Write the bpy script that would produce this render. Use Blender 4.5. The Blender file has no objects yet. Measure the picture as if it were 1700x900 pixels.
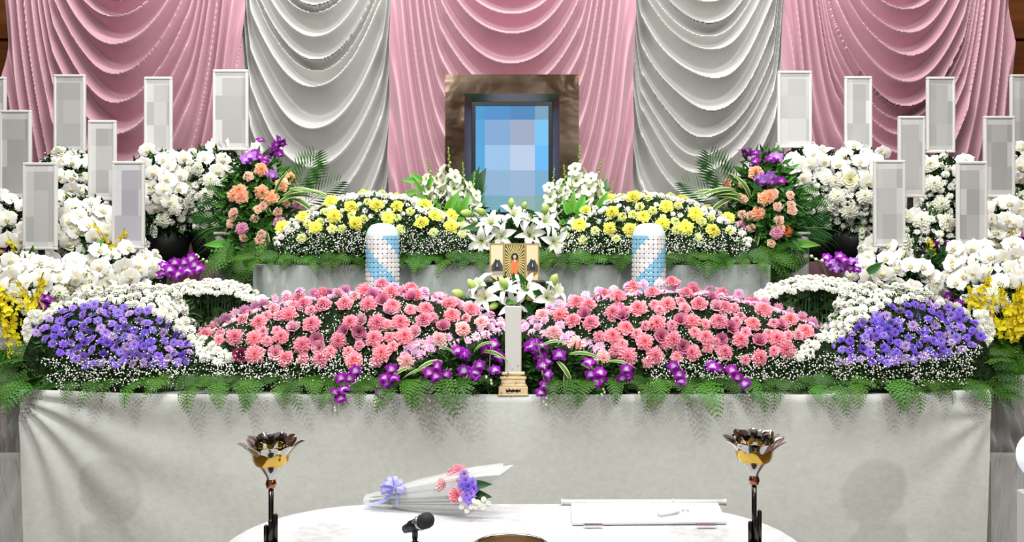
import bpy, math, random
import numpy as np
from mathutils import Vector, Matrix
from mathutils.bvhtree import BVHTree

# ------------------------------------------------------------------ camera, world, lights, exposure
F = 1566.0; CX = 850.0; HY = 390.0; CZ = 1.5
scene = bpy.context.scene
COL = scene.collection
cam = bpy.data.cameras.new('camera'); cam.sensor_width = 36; cam.sensor_fit = 'HORIZONTAL'
cam.lens = 36 * F / 1700; cam.shift_y = (HY - 450) / 1700; cam.clip_start = .05
camo = bpy.data.objects.new('camera', cam); COL.objects.link(camo)
camo.location = (0, 0, CZ); camo.rotation_euler = (math.pi / 2, 0, 0); scene.camera = camo

world = bpy.data.worlds.new('hall_light'); scene.world = world; world.use_nodes = True
world.node_tree.nodes['Background'].inputs[0].default_value = (1.0, .995, .985, 1)
world.node_tree.nodes['Background'].inputs[1].default_value = .27

def area(name, loc, target, sx, sy, power, col=(1, .985, .965)):
    l = bpy.data.lights.new(name, 'AREA'); l.shape = 'RECTANGLE'; l.size = sx; l.size_y = sy; l.energy = power; l.color = col
    o = bpy.data.objects.new(name, l); COL.objects.link(o); o.location = loc
    d = Vector(target) - Vector(loc); o.rotation_euler = d.to_track_quat('-Z', 'Y').to_euler(); return o
def spot(name, loc, target, power, ang, size=.06, col=(1, .985, .965)):
    l = bpy.data.lights.new(name, 'SPOT'); l.energy = power; l.spot_size = math.radians(ang); l.spot_blend = .5; l.shadow_soft_size = size; l.color = col
    o = bpy.data.objects.new(name, l); COL.objects.link(o); o.location = loc
    d = Vector(target) - Vector(loc); o.rotation_euler = d.to_track_quat('-Z', 'Y').to_euler(); return o
area('ceiling_panel_light', (0, 2.1, 4.3), (0, 4.0, .9), 5.0, .8, 150)
area('curtain_wash_light', (0, 4.5, 4.2), (0, 5.6, 1.7), 5.6, .12, 120)
for sx in (-1, 1):
    spot('ceiling_spot_light', (sx * 1.5, .6, 3.7), (sx * .9, 3.9, .8), 170, 62)
    spot('stage_spot_light', (sx * 2.5, 1.3, 1.55), (sx * 1.3, 3.6, .62), 42, 55, .03)

vs = scene.view_settings
vs.view_transform = 'Standard'; vs.look = 'None'; vs.exposure = .2; vs.gamma = 1; vs.use_curve_mapping = False

rng = random.Random(7); nrng = np.random.default_rng(7)
PI = math.pi

# ------------------------------------------------------------------ helpers
def W(px, py, Y): return Vector(((px - CX) * Y / F, Y, CZ - (py - HY) * Y / F))
def lin(c): return tuple((x / 255 / 12.92 if x <= 10 else ((x / 255 + .055) / 1.055) ** 2.4) for x in c)
def L(*c): return lin(c)

class MB:
    """collects polygons, one colour per vertex, one material slot per face"""
    def __init__(s): s.v = []; s.f = []; s.c = []; s.m = []; s.n = 0
    def add(s, v, f, col=(.8, .8, .8), mat=0):
        v = np.asarray(v, float).reshape(-1, 3); k = len(v)
        c = np.asarray(col, float)
        if c.ndim == 1: c = np.tile(c, (k, 1))
        s.v.append(v); s.c.append(c)
        n = s.n; s.f += [tuple(i + n for i in q) for q in f]; s.m += [mat] * len(f); s.n += k
    def merge(s, o, M=None, mat=None):
        v = np.concatenate(o.v); c = np.concatenate(o.c)
        if M is not None:
            A = np.array(M); v = v @ A[:3, :3].T + A[:3, 3]
        n = s.n; s.v.append(v); s.c.append(c); s.f += [tuple(i + n for i in q) for q in o.f]
        s.m += (o.m if mat is None else [mat] * len(o.f)); s.n += len(v)
    def mesh(s, name, mats, smooth=True):
        me = bpy.data.meshes.new(name)
        v = np.concatenate(s.v); c = np.concatenate(s.c)
        me.from_pydata(v.tolist(), [], s.f)
        for m in mats: me.materials.append(m)
        if len(mats) > 1: me.polygons.foreach_set('material_index', s.m)
        me.polygons.foreach_set('use_smooth', [smooth] * len(s.f))
        a = me.color_attributes.new('Col', 'FLOAT_COLOR', 'POINT')
        a.data.foreach_set('color', np.hstack([c, np.ones((len(c), 1))]).astype(np.float32).ravel())
        me.update(); return me
    def build(s, name, mats, parent=None, smooth=True):
        if not isinstance(mats, (list, tuple)): mats = [mats]
        me = s.mesh(name, mats, smooth)
        if parent is not None:
            off = parent.location
            p = parent
            while p.parent: p = p.parent; off = off + p.location
            me.transform(Matrix.Translation(-off))
        return obj(name, me, parent)
    # shapes
    def box(s, x0, x1, y0, y1, z0, z1, col=(.8,) * 3, mat=0, bev=0):
        if bev <= 0:
            v = [(x, y, z) for x in (x0, x1) for y in (y0, y1) for z in (z0, z1)]
            s.add(v, [(0, 1, 3, 2), (4, 6, 7, 5), (0, 4, 5, 1), (2, 3, 7, 6), (0, 2, 6, 4), (1, 5, 7, 3)], col, mat); return
        b = bev; xs = ((x0, x0 + b, x1 - b, x1)); out = []
        def ring(z, i):
            a = b if i else 0
            return [(x0 + a + b, y0 + a, z), (x1 - a - b, y0 + a, z), (x1 - a, y0 + a + b, z), (x1 - a, y1 - a - b, z),
                    (x1 - a - b, y1 - a, z), (x0 + a + b, y1 - a, z), (x0 + a, y1 - a - b, z), (x0 + a, y0 + a + b, z)]
        rings = [ring(z0, 1), ring(z0 + b, 0), ring(z1 - b, 0), ring(z1, 1)]
        v = sum(rings, []); f = [tuple(reversed(range(8)))]
        for r in range(3):
            for i in range(8): f.append((r * 8 + i, r * 8 + (i + 1) % 8, r * 8 + 8 + (i + 1) % 8, r * 8 + 8 + i))
        f.append(tuple(range(24, 32))); s.add(v, f, col, mat)
    def lathe(s, prof, n=24, col=(.8,) * 3, mat=0, c=(0, 0, 0), close=False):
        v = []; f = []
        for r, z in prof:
            for i in range(n):
                a = 2 * PI * i / n; v.append((c[0] + r * math.cos(a), c[1] + r * math.sin(a), c[2] + z))
        for k in range(len(prof) - 1):
            for i in range(n): f.append((k * n + i, k * n + (i + 1) % n, k * n + n + (i + 1) % n, k * n + n + i))
        if close: f.append(tuple(reversed(range(n)))); f.append(tuple(range((len(prof) - 1) * n, len(prof) * n)))
        s.add(v, f, col, mat)
    def tube(s, pts, r, n=6, col=(.8,) * 3, mat=0):
        pts = [Vector(p) for p in pts]; v = []; f = []
        rr = r if isinstance(r, (list, tuple)) else [r] * len(pts)
        for i, p in enumerate(pts):
            d = (pts[min(i + 1, len(pts) - 1)] - pts[max(i - 1, 0)]).normalized()
            a = d.orthogonal().normalized() if i == 0 else (a - d * a.dot(d)).normalized()
            b = d.cross(a)
            for k in range(n):
                t = 2 * PI * k / n; v.append(p + (a * math.cos(t) + b * math.sin(t)) * rr[i])
        for i in range(len(pts) - 1):
            for k in range(n): f.append((i * n + k, i * n + (k + 1) % n, i * n + n + (k + 1) % n, i * n + n + k))
        f.append(tuple(reversed(range(n)))); f.append(tuple(range((len(pts) - 1) * n, len(pts) * n)))
        s.add(np.array([tuple(q) for q in v]), f, col, mat)
    def grid(s, P, col=(.8,) * 3, mat=0):
        P = np.asarray(P, float); a, b = P.shape[:2]
        f = [(i * b + j, i * b + j + 1, i * b + b + j + 1, i * b + b + j) for i in range(a - 1) for j in range(b - 1)]
        c = np.asarray(col, float)
        if c.ndim == 3: c = c.reshape(-1, 3)
        s.add(P.reshape(-1, 3), f, c, mat)

def obj(name, me, parent=None):
    o = bpy.data.objects.new(name, me); COL.objects.link(o)
    if parent is not None: o.parent = parent
    return o
def tag(o, label=None, cat=None, group=None, kind=None):
    if label: o['label'] = label
    if cat: o['category'] = cat
    if group: o['group'] = group
    if kind: o['kind'] = kind
    return o
def thing(name, label, cat, loc=(0, 0, 0), group=None):
    o = bpy.data.objects.new(name, None); COL.objects.link(o); o.location = loc; o.empty_display_size = .05
    return tag(o, label, cat, group)
def orient(n, up=None, roll=0.0):
    """matrix whose z axis is n; y axis towards up"""
    z = Vector(n).normalized(); u = Vector(up) if up is not None else Vector((0, 0, 1))
    y = u - z * u.dot(z)
    if y.length < 1e-3: y = Vector((0, 1, 0)) - z * z.y
    y.normalize(); x = y.cross(z)
    M = Matrix((x, y, z)).transposed().to_4x4()
    return M @ Matrix.Rotation(roll, 4, 'Z')
def put(name, me, parent, loc, n, s, up=None, roll=0.0, root=None):
    o = obj(name, me, parent)
    o.matrix_local = Matrix.Translation(Vector(loc) - (root or parent).location) @ orient(n, up, roll) @ Matrix.Diagonal((s, s, s, 1))
    return o

# ------------------------------------------------------------------ materials
def mat(name, col=(.8, .8, .8), rough=.5, metal=0, spec=.5, sheen=0, noise=None, bump=None, emis=None, attr=False, transl=0, alpha=1, coat=0):
    m = bpy.data.materials.new(name); m.use_nodes = True; nt = m.node_tree; N = nt.nodes; K = nt.links
    b = N['Principled BSDF']; out = N['Material Output']
    b.inputs['Base Color'].default_value = (*col, 1); b.inputs['Roughness'].default_value = rough; b.inputs['Metallic'].default_value = metal
    b.inputs['Specular IOR Level'].default_value = spec; b.inputs['Sheen Weight'].default_value = sheen; b.inputs['Coat Weight'].default_value = coat
    src = None
    if attr:
        a = N.new('ShaderNodeAttribute'); a.attribute_name = 'Col'
        oi = N.new('ShaderNodeObjectInfo'); h = N.new('ShaderNodeHueSaturation')
        mr = N.new('ShaderNodeMapRange'); mr.inputs[3].default_value = .86; mr.inputs[4].default_value = 1.1
        mh = N.new('ShaderNodeMapRange'); mh.inputs[3].default_value = .49; mh.inputs[4].default_value = .51
        K.new(oi.outputs['Random'], mr.inputs[0]); K.new(mr.outputs[0], h.inputs['Value']); K.new(oi.outputs['Random'], mh.inputs[0])
        K.new(mh.outputs[0], h.inputs['Hue']); K.new(a.outputs['Color'], h.inputs['Color']); src = h.outputs['Color']
    if noise:      # (scale, colour2, detail, lo, hi)
        tc = N.new('ShaderNodeTexCoord'); n = N.new('ShaderNodeTexNoise'); n.inputs['Scale'].default_value = noise[0]; n.inputs['Detail'].default_value = noise[2]
        mp = N.new('ShaderNodeMapping'); K.new(tc.outputs['Object'], mp.inputs[0]); K.new(mp.outputs[0], n.inputs['Vector'])
        if len(noise) > 5: mp.inputs['Scale'].default_value = noise[5]
        r = N.new('ShaderNodeMapRange'); r.inputs[1].default_value = noise[3]; r.inputs[2].default_value = noise[4]; K.new(n.outputs['Fac'], r.inputs[0])
        mx = N.new('ShaderNodeMix'); mx.data_type = 'RGBA'; K.new(r.outputs[0], mx.inputs[0])
        if src: K.new(src, mx.inputs[6])
        else: mx.inputs[6].default_value = (*col, 1)
        mx.inputs[7].default_value = (*noise[1], 1); src = mx.outputs[2]
    if src and not (emis and attr): K.new(src, b.inputs['Base Color'])
    if emis and attr: b.inputs['Base Color'].default_value = (.01, .01, .012, 1)
    if bump:       # (scale, strength, distance, [stretch])
        tc = N.new('ShaderNodeTexCoord'); n = N.new('ShaderNodeTexNoise'); n.inputs['Scale'].default_value = bump[0]; n.inputs['Detail'].default_value = 4
        mp = N.new('ShaderNodeMapping'); K.new(tc.outputs['Object'], mp.inputs[0]); K.new(mp.outputs[0], n.inputs['Vector'])
        if len(bump) > 3: mp.inputs['Scale'].default_value = bump[3]
        bm = N.new('ShaderNodeBump'); bm.inputs['Strength'].default_value = bump[1]; bm.inputs['Distance'].default_value = bump[2]
        K.new(n.outputs['Fac'], bm.inputs['Height']); K.new(bm.outputs[0], b.inputs['Normal'])
    if emis:
        if attr: K.new(src, b.inputs['Emission Color'])
        else: b.inputs['Emission Color'].default_value = (*emis[0], 1)
        b.inputs['Emission Strength'].default_value = emis[1]
    sh = b.outputs[0]
    if transl:
        t = N.new('ShaderNodeBsdfTranslucent'); mx = N.new('ShaderNodeMixShader'); mx.inputs[0].default_value = transl
        if src: K.new(src, t.inputs[0])
        else: t.inputs[0].default_value = (*col, 1)
        K.new(sh, mx.inputs[1]); K.new(t.outputs[0], mx.inputs[2]); sh = mx.outputs[0]
    if alpha < 1:
        t = N.new('ShaderNodeBsdfTransparent'); mx = N.new('ShaderNodeMixShader'); mx.inputs[0].default_value = alpha
        K.new(t.outputs[0], mx.inputs[1]); K.new(sh, mx.inputs[2]); sh = mx.outputs[0]
    K.new(sh, out.inputs[0]); return m

PETAL = mat('petal', rough=.7, spec=.15, attr=True, transl=.22)
LEAF = mat('leaf', rough=.48, spec=.32, attr=True, transl=.12)
DOT = mat('tiny_blossom', rough=.7, spec=.2, attr=True)
PLAIN = mat('painted', rough=.5, attr=True)
CORE = mat('dark_stems', L(20, 33, 16), .8, spec=.1, noise=(60, L(44, 66, 30), 3, .45, .75), bump=(90, .8, .02))
PINKSAT = mat('pink_satin', L(186, 142, 154), .36, spec=.45, sheen=.25, bump=(26, .12, .02, (1, 1, .25)))
WHITESAT = mat('white_satin', L(180, 180, 176), .36, spec=.5, sheen=.2, bump=(26, .14, .02, (1, 1, .3)))
VELVET = mat('white_velour', L(202, 205, 199), .6, spec=.25, sheen=.3, noise=(34, L(193, 197, 190), 6, .35, .7), bump=(60, .12, .008))
TIERVEL = mat('grey_velour', L(164, 172, 167), .5, spec=.35, sheen=.3, noise=(26, L(190, 195, 192), 5, .5, .72, (1.4, 1, .35)), bump=(26, .45, .012, (1.4, 1, .35)))
PEDVEL = mat('dull_velour', L(138, 142, 132), .55, spec=.3, sheen=.2, noise=(24, L(178, 181, 172), 5, .45, .7), bump=(24, .4, .012))
TCLOTH = mat('damask_cloth', L(206, 206, 208), .65, spec=.2, noise=(38, L(195, 196, 198), 3, .48, .55), bump=(38, .15, .004))
WOOD = mat('brown_wood', L(116, 62, 14), .45, noise=(5, L(88, 44, 8), 6, .3, .7, (.4, 1, 6)))
FLOORM = mat('hall_carpet', L(120, 100, 84), .9, noise=(80, L(96, 80, 66), 4, .3, .7))
STEEL = mat('bronze_steel', L(182, 158, 138), .22, 1, noise=(2.6, L(84, 66, 52), 2, .38, .62), bump=(3, .35, .05))  # copper and dark brown mottling painted in to imitate uneven reflections
STEELIN = mat('steel_chamfer', L(170, 168, 184), .2, 1)
BLACK = mat('black_plastic', L(16, 16, 18), .35)
SCREEN = mat('lit_screen', rough=.25, attr=True, emis=((1, 1, 1), .78))
BOARDW = mat('board_frame', L(218, 218, 213), .5)
BOARDP = mat('board_print', rough=.6, attr=True)
GOLD = mat('gold_metal', L(214, 178, 84), .12, 1)
CHROME = mat('chrome_metal', L(190, 188, 186), .1, 1)
COPPER = mat('copper_metal', L(168, 112, 84), .15, 1)
DARKSTEEL = mat('dark_chrome', L(72, 68, 66), .18, 1)
MICM = mat('mic_body', L(70, 72, 74), .4, .6)
MICG = mat('mic_grille', L(44, 45, 47), .6, .3, bump=(300, .8, .003))
WRAP = mat('frosted_wrap', L(204, 206, 206), .35, spec=.4, alpha=.55)
CLEAR = mat('clear_wrap', L(244, 246, 246), .12, spec=.7, alpha=.25)
RIBBON = mat('lilac_ribbon', L(184, 182, 242), .4, transl=.2, spec=.4)
BOXCLOTH = mat('box_cloth', L(238, 238, 236), .7, spec=.2, sheen=.2, bump=(50, .15, .01))
TULLE = mat('tulle', L(232, 234, 232), .8, spec=.1, transl=.5, alpha=.2)
GLOBE = mat('lit_globe', L(232, 242, 250), .3, emis=(L(226, 240, 252), .5))
PALEWOOD = mat('pale_wood', L(226, 205, 166), .5, noise=(30, L(206, 178, 132), 4, .4, .7, (1, 1, 8)))
TABLETW = mat('tablet_white', L(200, 198, 192), .5)
PAPER = mat('white_board', L(214, 214, 216), .5)
BRASSIN = mat('bowl_inside', L(176, 148, 112), .35, .7)
POT = mat('dark_pot', L(22, 24, 22), .5)
SLATE = mat('tower_core', L(120, 134, 146), .5)
CANDY = mat('wrapped_sweets', rough=.25, spec=.6, attr=True, coat=.5)

# ------------------------------------------------------------------ the setting
def struct(name, mb, m, smooth=False):
    return tag(mb.build(name, m, None, smooth), kind='structure')
b = MB(); b.box(-4.2, 4.2, -1.5, 6.2, -.08, 0); tag(struct('floor', b, FLOORM), 'brown carpeted hall floor under the altar', 'floor')
b = MB(); b.box(-4.2, 4.2, 6.0, 6.1, 0, 4.4); tag(struct('wall_back', b, WOOD), 'dark brown wooden wall behind the curtains', 'wall')
for sx, nm in ((-1, 'left'), (1, 'right')):
    b = MB(); b.box(min(sx * 4.2, sx * 4.3), max(sx * 4.2, sx * 4.3), -1.5, 6.1, 0, 4.4)
    tag(struct('wall_' + nm, b, WOOD), f'brown wooden side wall of the hall on the {nm}', 'wall')
    w = bpy.data.objects['wall_back']
for sx in (-1, 1):                                            # wood panels seen beside the curtains
    for k in range(6):
        b = MB(); x = sorted((sx * 2.75, sx * 3.9)); b.box(x[0], x[1], 5.965, 5.998, .1 + k * .66, .1 + k * .66 + .645, bev=.006)
        b.build('panel', WOOD, bpy.data.objects['wall_back'], False)

def smooth(a, b_, x):
    t = np.clip((x - a) / (b_ - a), 0, 1); return t * t * (3 - 2 * t)
def curtain(label, x0, x1, cx, lips, a, Y, m, seed):
    wide = m is WHITESAT
    r = np.random.default_rng(seed)
    xs = np.arange(x0, x1 + .1, 1.25); ys = np.concatenate([np.arange(-90, 360, 2.2), np.arange(360, HY + CZ * F / Y - 2, 9)])
    X, Yp = np.meshgrid(xs, ys)
    dx = X - cx; hw = np.where(dx < 0, cx - x0, x1 - cx); d = np.abs(dx) / hw
    k = 1 - (.3 * smooth(.8, 1.0, d) if wide else .6 * smooth(.55, 1.0, d)); yref = 460; d0 = (.85 if wide else .62) * hw; ad = np.abs(dx)
    par = np.where(ad < d0, a * dx * dx, a * d0 * d0 + 1.2 * (ad - d0) + (2 * a * d0 - 1.2) * 25 * (1 - np.exp(-np.maximum(ad - d0, 0) / 25)))
    wob = sum(r.uniform(1.2, 3.4) * np.sin(X * r.uniform(.01, .04) + Yp * r.uniform(-.02, .03) + r.uniform(0, 6)) for _ in range(6))
    phi = yref + (Yp - yref) * k + par + wob
    ext = list(lips)
    while ext[0] > -500: ext.insert(0, ext[0] - r.uniform(32, 56))
    while ext[-1] < 1900: ext.append(ext[-1] + r.uniform(52, 92))
    ext = np.array(ext); idx = np.clip(np.searchsorted(ext, phi) - 1, 0, len(ext) - 2)
    per = ext[idx + 1] - ext[idx]; fr = (phi - ext[idx]) / per
    cut = r.uniform(.52, .68, len(ext))[idx]
    def prof(f): 
        f = f % 1.0
        return np.where(f < cut, np.clip(1 - f / cut, 0, 1) ** 1.5, (np.clip((f - cut) / (1 - cut), 0, 1)) ** 1.15)
    gy, gx = np.gradient(phi, ys, xs); g = np.sqrt(gx * gx + gy * gy); sm = np.clip(g, 1, 3.5)
    p = sum(.2 * prof(fr + o * sm) for o in (-.05, -.025, 0, .025, .05))
    amp = .0034 * np.clip(per, 16, 66) / np.maximum(g, .8) ** .5
    amp = amp * (1 - .55 * smooth(.86, .97, d))
    fine = 0
    ex = 2 * np.sin(Yp * .011 + seed) * smooth(.9, 1, d)
    Yd = Y - amp * p - fine
    P = np.stack([(X + ex - CX) * Y / F, Yd, CZ - (Yp - HY) * Y / F], -1)
    mb = MB(); mb.grid(P)
    return tag(mb.build('swagged_curtain', m), label, 'curtain', 'swagged curtains behind the altar')
curtain('grey-white satin swag curtain between the left and middle pink curtains', 396, 660, 527, [-22, 15, 27, 68, 106, 121, 150, 218, 283, 345], .0125, 5.66, WHITESAT, 3)
curtain('grey-white satin swag curtain between the middle and right pink curtains', 1040, 1308, 1165, [-28, 10, 46, 66, 91, 137, 188, 230, 259, 288, 335], .0105, 5.66, WHITESAT, 4)
curtain('pink satin swag curtain hanging behind the left name boards', 12, 406, 205, [-30, 8, 35, 80, 128, 170, 220, 275, 330], .0114, 5.58, PINKSAT, 1)
curtain('pink satin swag curtain hanging behind the portrait frame', 648, 1052, 846, [-30, 2, 34, 68, 118, 160, 210, 260], .0092, 5.58, PINKSAT, 2)
curtain('pink satin swag curtain hanging behind the right name boards', 1297, 1676, 1492, [-25, 2, 25, 63, 97, 141, 183, 203, 230, 262, 300], .0116, 5.58, PINKSAT, 5)

# main altar: draped block
ALT = .885
def drape(x0, x1, z0, z1, Y, nx, nz, fn):
    xs = np.linspace(x0, x1, nx); zs = np.linspace(z1, z0, nz); X, Z = np.meshgrid(xs, zs)
    return np.stack([X, Y + fn(X, Z), Z], -1)
def alt_fn(X, Z):
    out = np.zeros_like(X)
    dx = X + 1.90; dz = .87 - Z; r = np.sqrt(dx * dx + dz * dz) + .02; an = np.arctan2(dz, dx)
    out -= .017 * np.exp(-r / .45) * np.clip(r / .12, 0, 1) * np.cos(an * 17 + .6 * np.sin(r * 9)) * smooth(-.1, .1, an) * smooth(1.6, 1.25, an)
    dx = 1.84 - X; dz = .80 - Z; r = np.sqrt(dx * dx + dz * dz) + .02; an = np.arctan2(dz, dx)
    out -= .006 * np.exp(-r / .4) * np.clip(r / .12, 0, 1) * np.cos(an * 11 + 1.2)
    out += .006 * np.sin(X * 3.1 + Z * 2) * smooth(.9, .4, Z) + .004 * np.sin(X * 7 - Z * 5 + 1)
    return out - .012 * (1 - smooth(.0, .05, ALT - Z) * 0) * 0
altar = thing('main_altar', 'long altar block draped in white velour under the pink and purple flowers', 'altar', (0, 3.9, 0))
mb = MB(); P = drape(-1.885, 1.83, 0, ALT, 3.6, 300, 70, alt_fn)
tz = np.linspace(0, 1, 70)[:, None]
P[..., 0] += np.where(P[..., 0] < -1.6, .03 * tz * smooth(-1.6, -1.88, P[..., 0]), 0) - np.where(P[..., 0] > 1.6, .03 * tz * smooth(1.6, 1.83, P[..., 0]), 0)
P[0, :, 1] += .012; P[0, :, 2] += .004
P[..., 2] += .018 * (smooth(-1.2, -1.9, P[..., 0]) + smooth(1.3, 1.83, P[..., 0])) * (1 - tz)
mb.grid(P)
for e, sx in ((0, -1), (-1, 1)):
    side = P[:, e, :]; back = side + np.array([-sx * .02, .73, 0]); mb.grid(np.stack([side, (side + back) / 2 + np.array([sx * .01, 0, 0]), back], 1))
mb.build('drape', VELVET, altar)
mb = MB(); mb.box(-1.84, 1.79, 3.62, 4.33, 0, ALT - .004); mb.build('altar_body', VELVET, altar, False)
mb = MB(); mb.box(-1.87, 1.815, 3.615, 4.33, ALT - .003, ALT); mb.build('top_cloth', VELVET, altar, False)

tier = thing('upper_tier', 'grey velour covered tier carrying the yellow flowers and portrait', 'altar tier', (0, 4.8, 0))
def tier_fn(X, Z): return .006 * np.sin(X * 6) + .005 * np.sin(X * 19 + 2 * np.sin(X * 3)) * smooth(1.4, 1.1, Z)
mb = MB(); P = drape(-1.215, 1.215, 0, 1.36, 4.36, 200, 40, tier_fn); P[..., 1] += .07 * smooth(1.13, 1.215, np.abs(P[..., 0])); mb.grid(P)
for e in (0, -1):
    s_ = P[:, e, :]; mb.grid(np.stack([s_, s_ + np.array([0, .8, 0])], 1))
mb.build('drape', TIERVEL, tier)
mb = MB(); mb.box(-1.18, 1.18, 4.41, 5.2, 0, 1.355); mb.build('tier_body', TIERVEL, tier, False)
mb = MB(); mb.box(-1.2, 1.2, 4.375, 5.2, 1.352, 1.362); mb.build('top_cloth', TIERVEL, tier, False)
for sx in (-1, 1):
    nm = 'left' if sx < 0 else 'right'
    t = thing('pedestal', f'grey velour pedestal under the {nm} peach carnation arrangement', 'pedestal', (sx * 1.345, 4.72, 0), 'side pedestals')
    x = sorted((sx * 1.255, sx * 1.44)); mb = MB(); mb.box(x[0], x[1], 4.56, 4.9, 0, 1.5, bev=.012); mb.build('body', PEDVEL, t, False)
    mb = MB(); mb.box(x[0] - .004, x[1] + .004, 4.556, 4.904, 1.5, 1.515, bev=.004); mb.build('top', PEDVEL, t, False)

# ------------------------------------------------------------------ flower and leaf meshes (unit radius, facing +z, up = +y)
def carnation(seed, c_in, c_out, n=30, frill=.13, layers=7):
    r = np.random.default_rng(seed); mb = MB(); R_ = np.linspace(1, .16, layers)
    for i in range(layers):
        m = max(12, int(n * (.45 + .55 * R_[i]))) // 2 * 2
        a = np.arange(m) * 2 * PI / m + r.uniform(0, 1); zig = np.where(np.arange(m) % 2, 1, -1); zb = .62 * (1 - R_[i] ** 1.7)
        lob = 1 + .09 * np.sin(a * 5 + r.uniform(0, 6)); f = frill * (.4 + .6 * R_[i])
        r0 = np.full(m, R_[i] * .45); r1 = R_[i] * (.8 + .05 * r.normal(0, 1, m)) * lob; r2 = R_[i] * (1 + f * (.4 * zig + .5 * r.normal(0, 1, m))) * lob
        z0 = np.full(m, zb - .16); z1 = zb + .02 + .05 * zig; z2 = zb + .1 * i / layers + .11 * zig * (.5 + .6 * r.random(m)) - .06 * (i == 0)
        P = np.stack([np.stack([q * np.cos(a), q * np.sin(a), z], -1) for q, z in ((r0, z0), (r1, z1), (r2, z2))], 0)
        P = np.concatenate([P, P[:, :1]], 1)
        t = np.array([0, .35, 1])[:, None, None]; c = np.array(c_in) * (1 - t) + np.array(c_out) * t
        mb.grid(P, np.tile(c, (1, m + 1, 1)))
    mb.lathe([(.0, -.5), (.2, -.45), (.3, -.1)], 8, L(80, 120, 60))
    return mb
def petal_strip(mb, ang, r0, r1, w, tilt, c0, c1, cup=.1, z0=0, rnd=.75):
    """one pointed/rounded petal radiating at ang"""
    s = np.array([0, .45, .82, 1.0]); wid = np.array([.35, .95, rnd, .12]) * w
    rr = r0 + (r1 - r0) * s * math.cos(tilt); zz = z0 + (r1 - r0) * (s * math.sin(tilt)) - cup * s * s
    ca, sa = math.cos(ang), math.sin(ang); v = []; c = []
    for k in range(4):
        for e in (-1, 1):
            v.append((rr[k] * ca - e * wid[k] * sa, rr[k] * sa + e * wid[k] * ca, zz[k] + .04 * w))
            c.append(tuple(np.array(c0) * (1 - s[k]) + np.array(c1) * s[k]))
    mb.add(v, [(0, 1, 3, 2), (2, 3, 5, 4), (4, 5, 7, 6)], np.array(c))
def daisy(seed, c0, c1, cc, n=15, layers=2):
    r = random.Random(seed); mb = MB()
    for l in range(layers):
        for i in range(n):
            petal_strip(mb, 2 * PI * (i + .5 * l) / n + r.uniform(-.08, .08), .12, (1 - .2 * l) * r.uniform(.82, 1.1), .115, .12 + .3 * l + r.uniform(-.1, .1), c0, c1, .12, .05 + .05 * l)
    mb.lathe([(.2, .06), (.19, .16), (.1, .22), (.0, .23)], 8, cc)
    mb.lathe([(.02, -.35), (.1, -.3), (.2, .02)], 6, L(70, 110, 50))
    return mb
def pompon(seed, c0, c1, n=11, cc=None):
    r = random.Random(seed); mb = MB()
    for l, (tl, R, z) in enumerate(((.0, 1, .0), (.35, .95, .08), (.75, .85, .16), (1.1, .7, .24))):
        for i in range(n - l):
            petal_strip(mb, 2 * PI * (i + .5 * l) / (n - l) + r.uniform(-.1, .1), .1, R * r.uniform(.92, 1.05), .23, tl, c0, c1, .16, z)
    mb.lathe([(.34, .3), (.26, .44), (.12, .52), (.0, .54)], 8, cc or c0)
    mb.lathe([(.02, -.35), (.1, -.3), (.3, .0)], 6, L(70, 110, 50))
    return mb
def cup_petal(mb, ang, R, h, w, flare, c0, c1, z0=0, nu=5, nv=4):
    u = np.linspace(-1, 1, nu); s = np.linspace(0, 1, nv); U, S = np.meshgrid(u, s)
    wid = w * np.sin((.18 + .72 * S) * PI * .62); rad = R * (.25 + .75 * np.sin(S * PI / 2)) + flare * S ** 3
    a = ang + U * wid / np.maximum(R, .1)
    z = z0 + h * S - .12 * S * U * U
    c = np.array(c0) * (1 - S[..., None]) + np.array(c1) * S[..., None]
    mb.grid(np.stack([rad * np.cos(a), rad * np.sin(a), z], -1), c)
def rose(seed, c0, c1):
    r = random.Random(seed); mb = MB()
    for R, h, fl, n in ((.75, .62, .3, 5), (.52, .72, .16, 5), (.3, .76, .06, 4), (.14, .74, .0, 3)):
        o = r.uniform(0, 6)
        for i in range(n): cup_petal(mb, o + 2 * PI * i / n, R * r.uniform(.92, 1.08), h, 2.4 / n * R + .1, fl, c0, c1, -.1)
    mb.lathe([(.03, -.4), (.2, -.3), (.4, -.05)], 8, L(80, 120, 60)); return mb
def bud(c0, c1):
    mb = MB(); p = [(.05, 0), (.32, .2), (.4, .55), (.3, .9), (.12, 1.12), (.0, 1.18)]
    n = 9; v = []; c = []
    mb.lathe(p, n, c1); k = mb.c[-1]; z = mb.v[-1][:, 2]
    t = np.clip(z / 1.1, 0, 1)[:, None]; mb.c[-1] = np.array(c0) * (1 - t) + np.array(c1) * t; return mb
def blade(L_, w, bend, c_mid, c_edge, n=7, twist=0, tip=.5, fold=.25):
    """a leaf along +y that bends down -z"""
    mb = MB(); s = np.linspace(0, 1, n); P = []; Cc = []; y = z = 0
    for i in range(n):
        a = bend * s[i] ** 1.3
        if i: y += L_ / (n - 1) * math.cos(a); z -= L_ / (n - 1) * math.sin(a)
        ww = w * (math.sin(PI * min(1, (s[i] * .94 + .06)) ** tip)) if i < n - 1 else .002
        row = [];
        for e in (-1, -.45, 0, .45, 1):
            row.append((e * ww, y, z + fold * ww * abs(e))); Cc.append(c_edge if abs(e) > .6 else c_mid)
        P.append(row)
    mb.grid(np.array(P), np.array(Cc).reshape(n, 5, 3)); return mb
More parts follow.
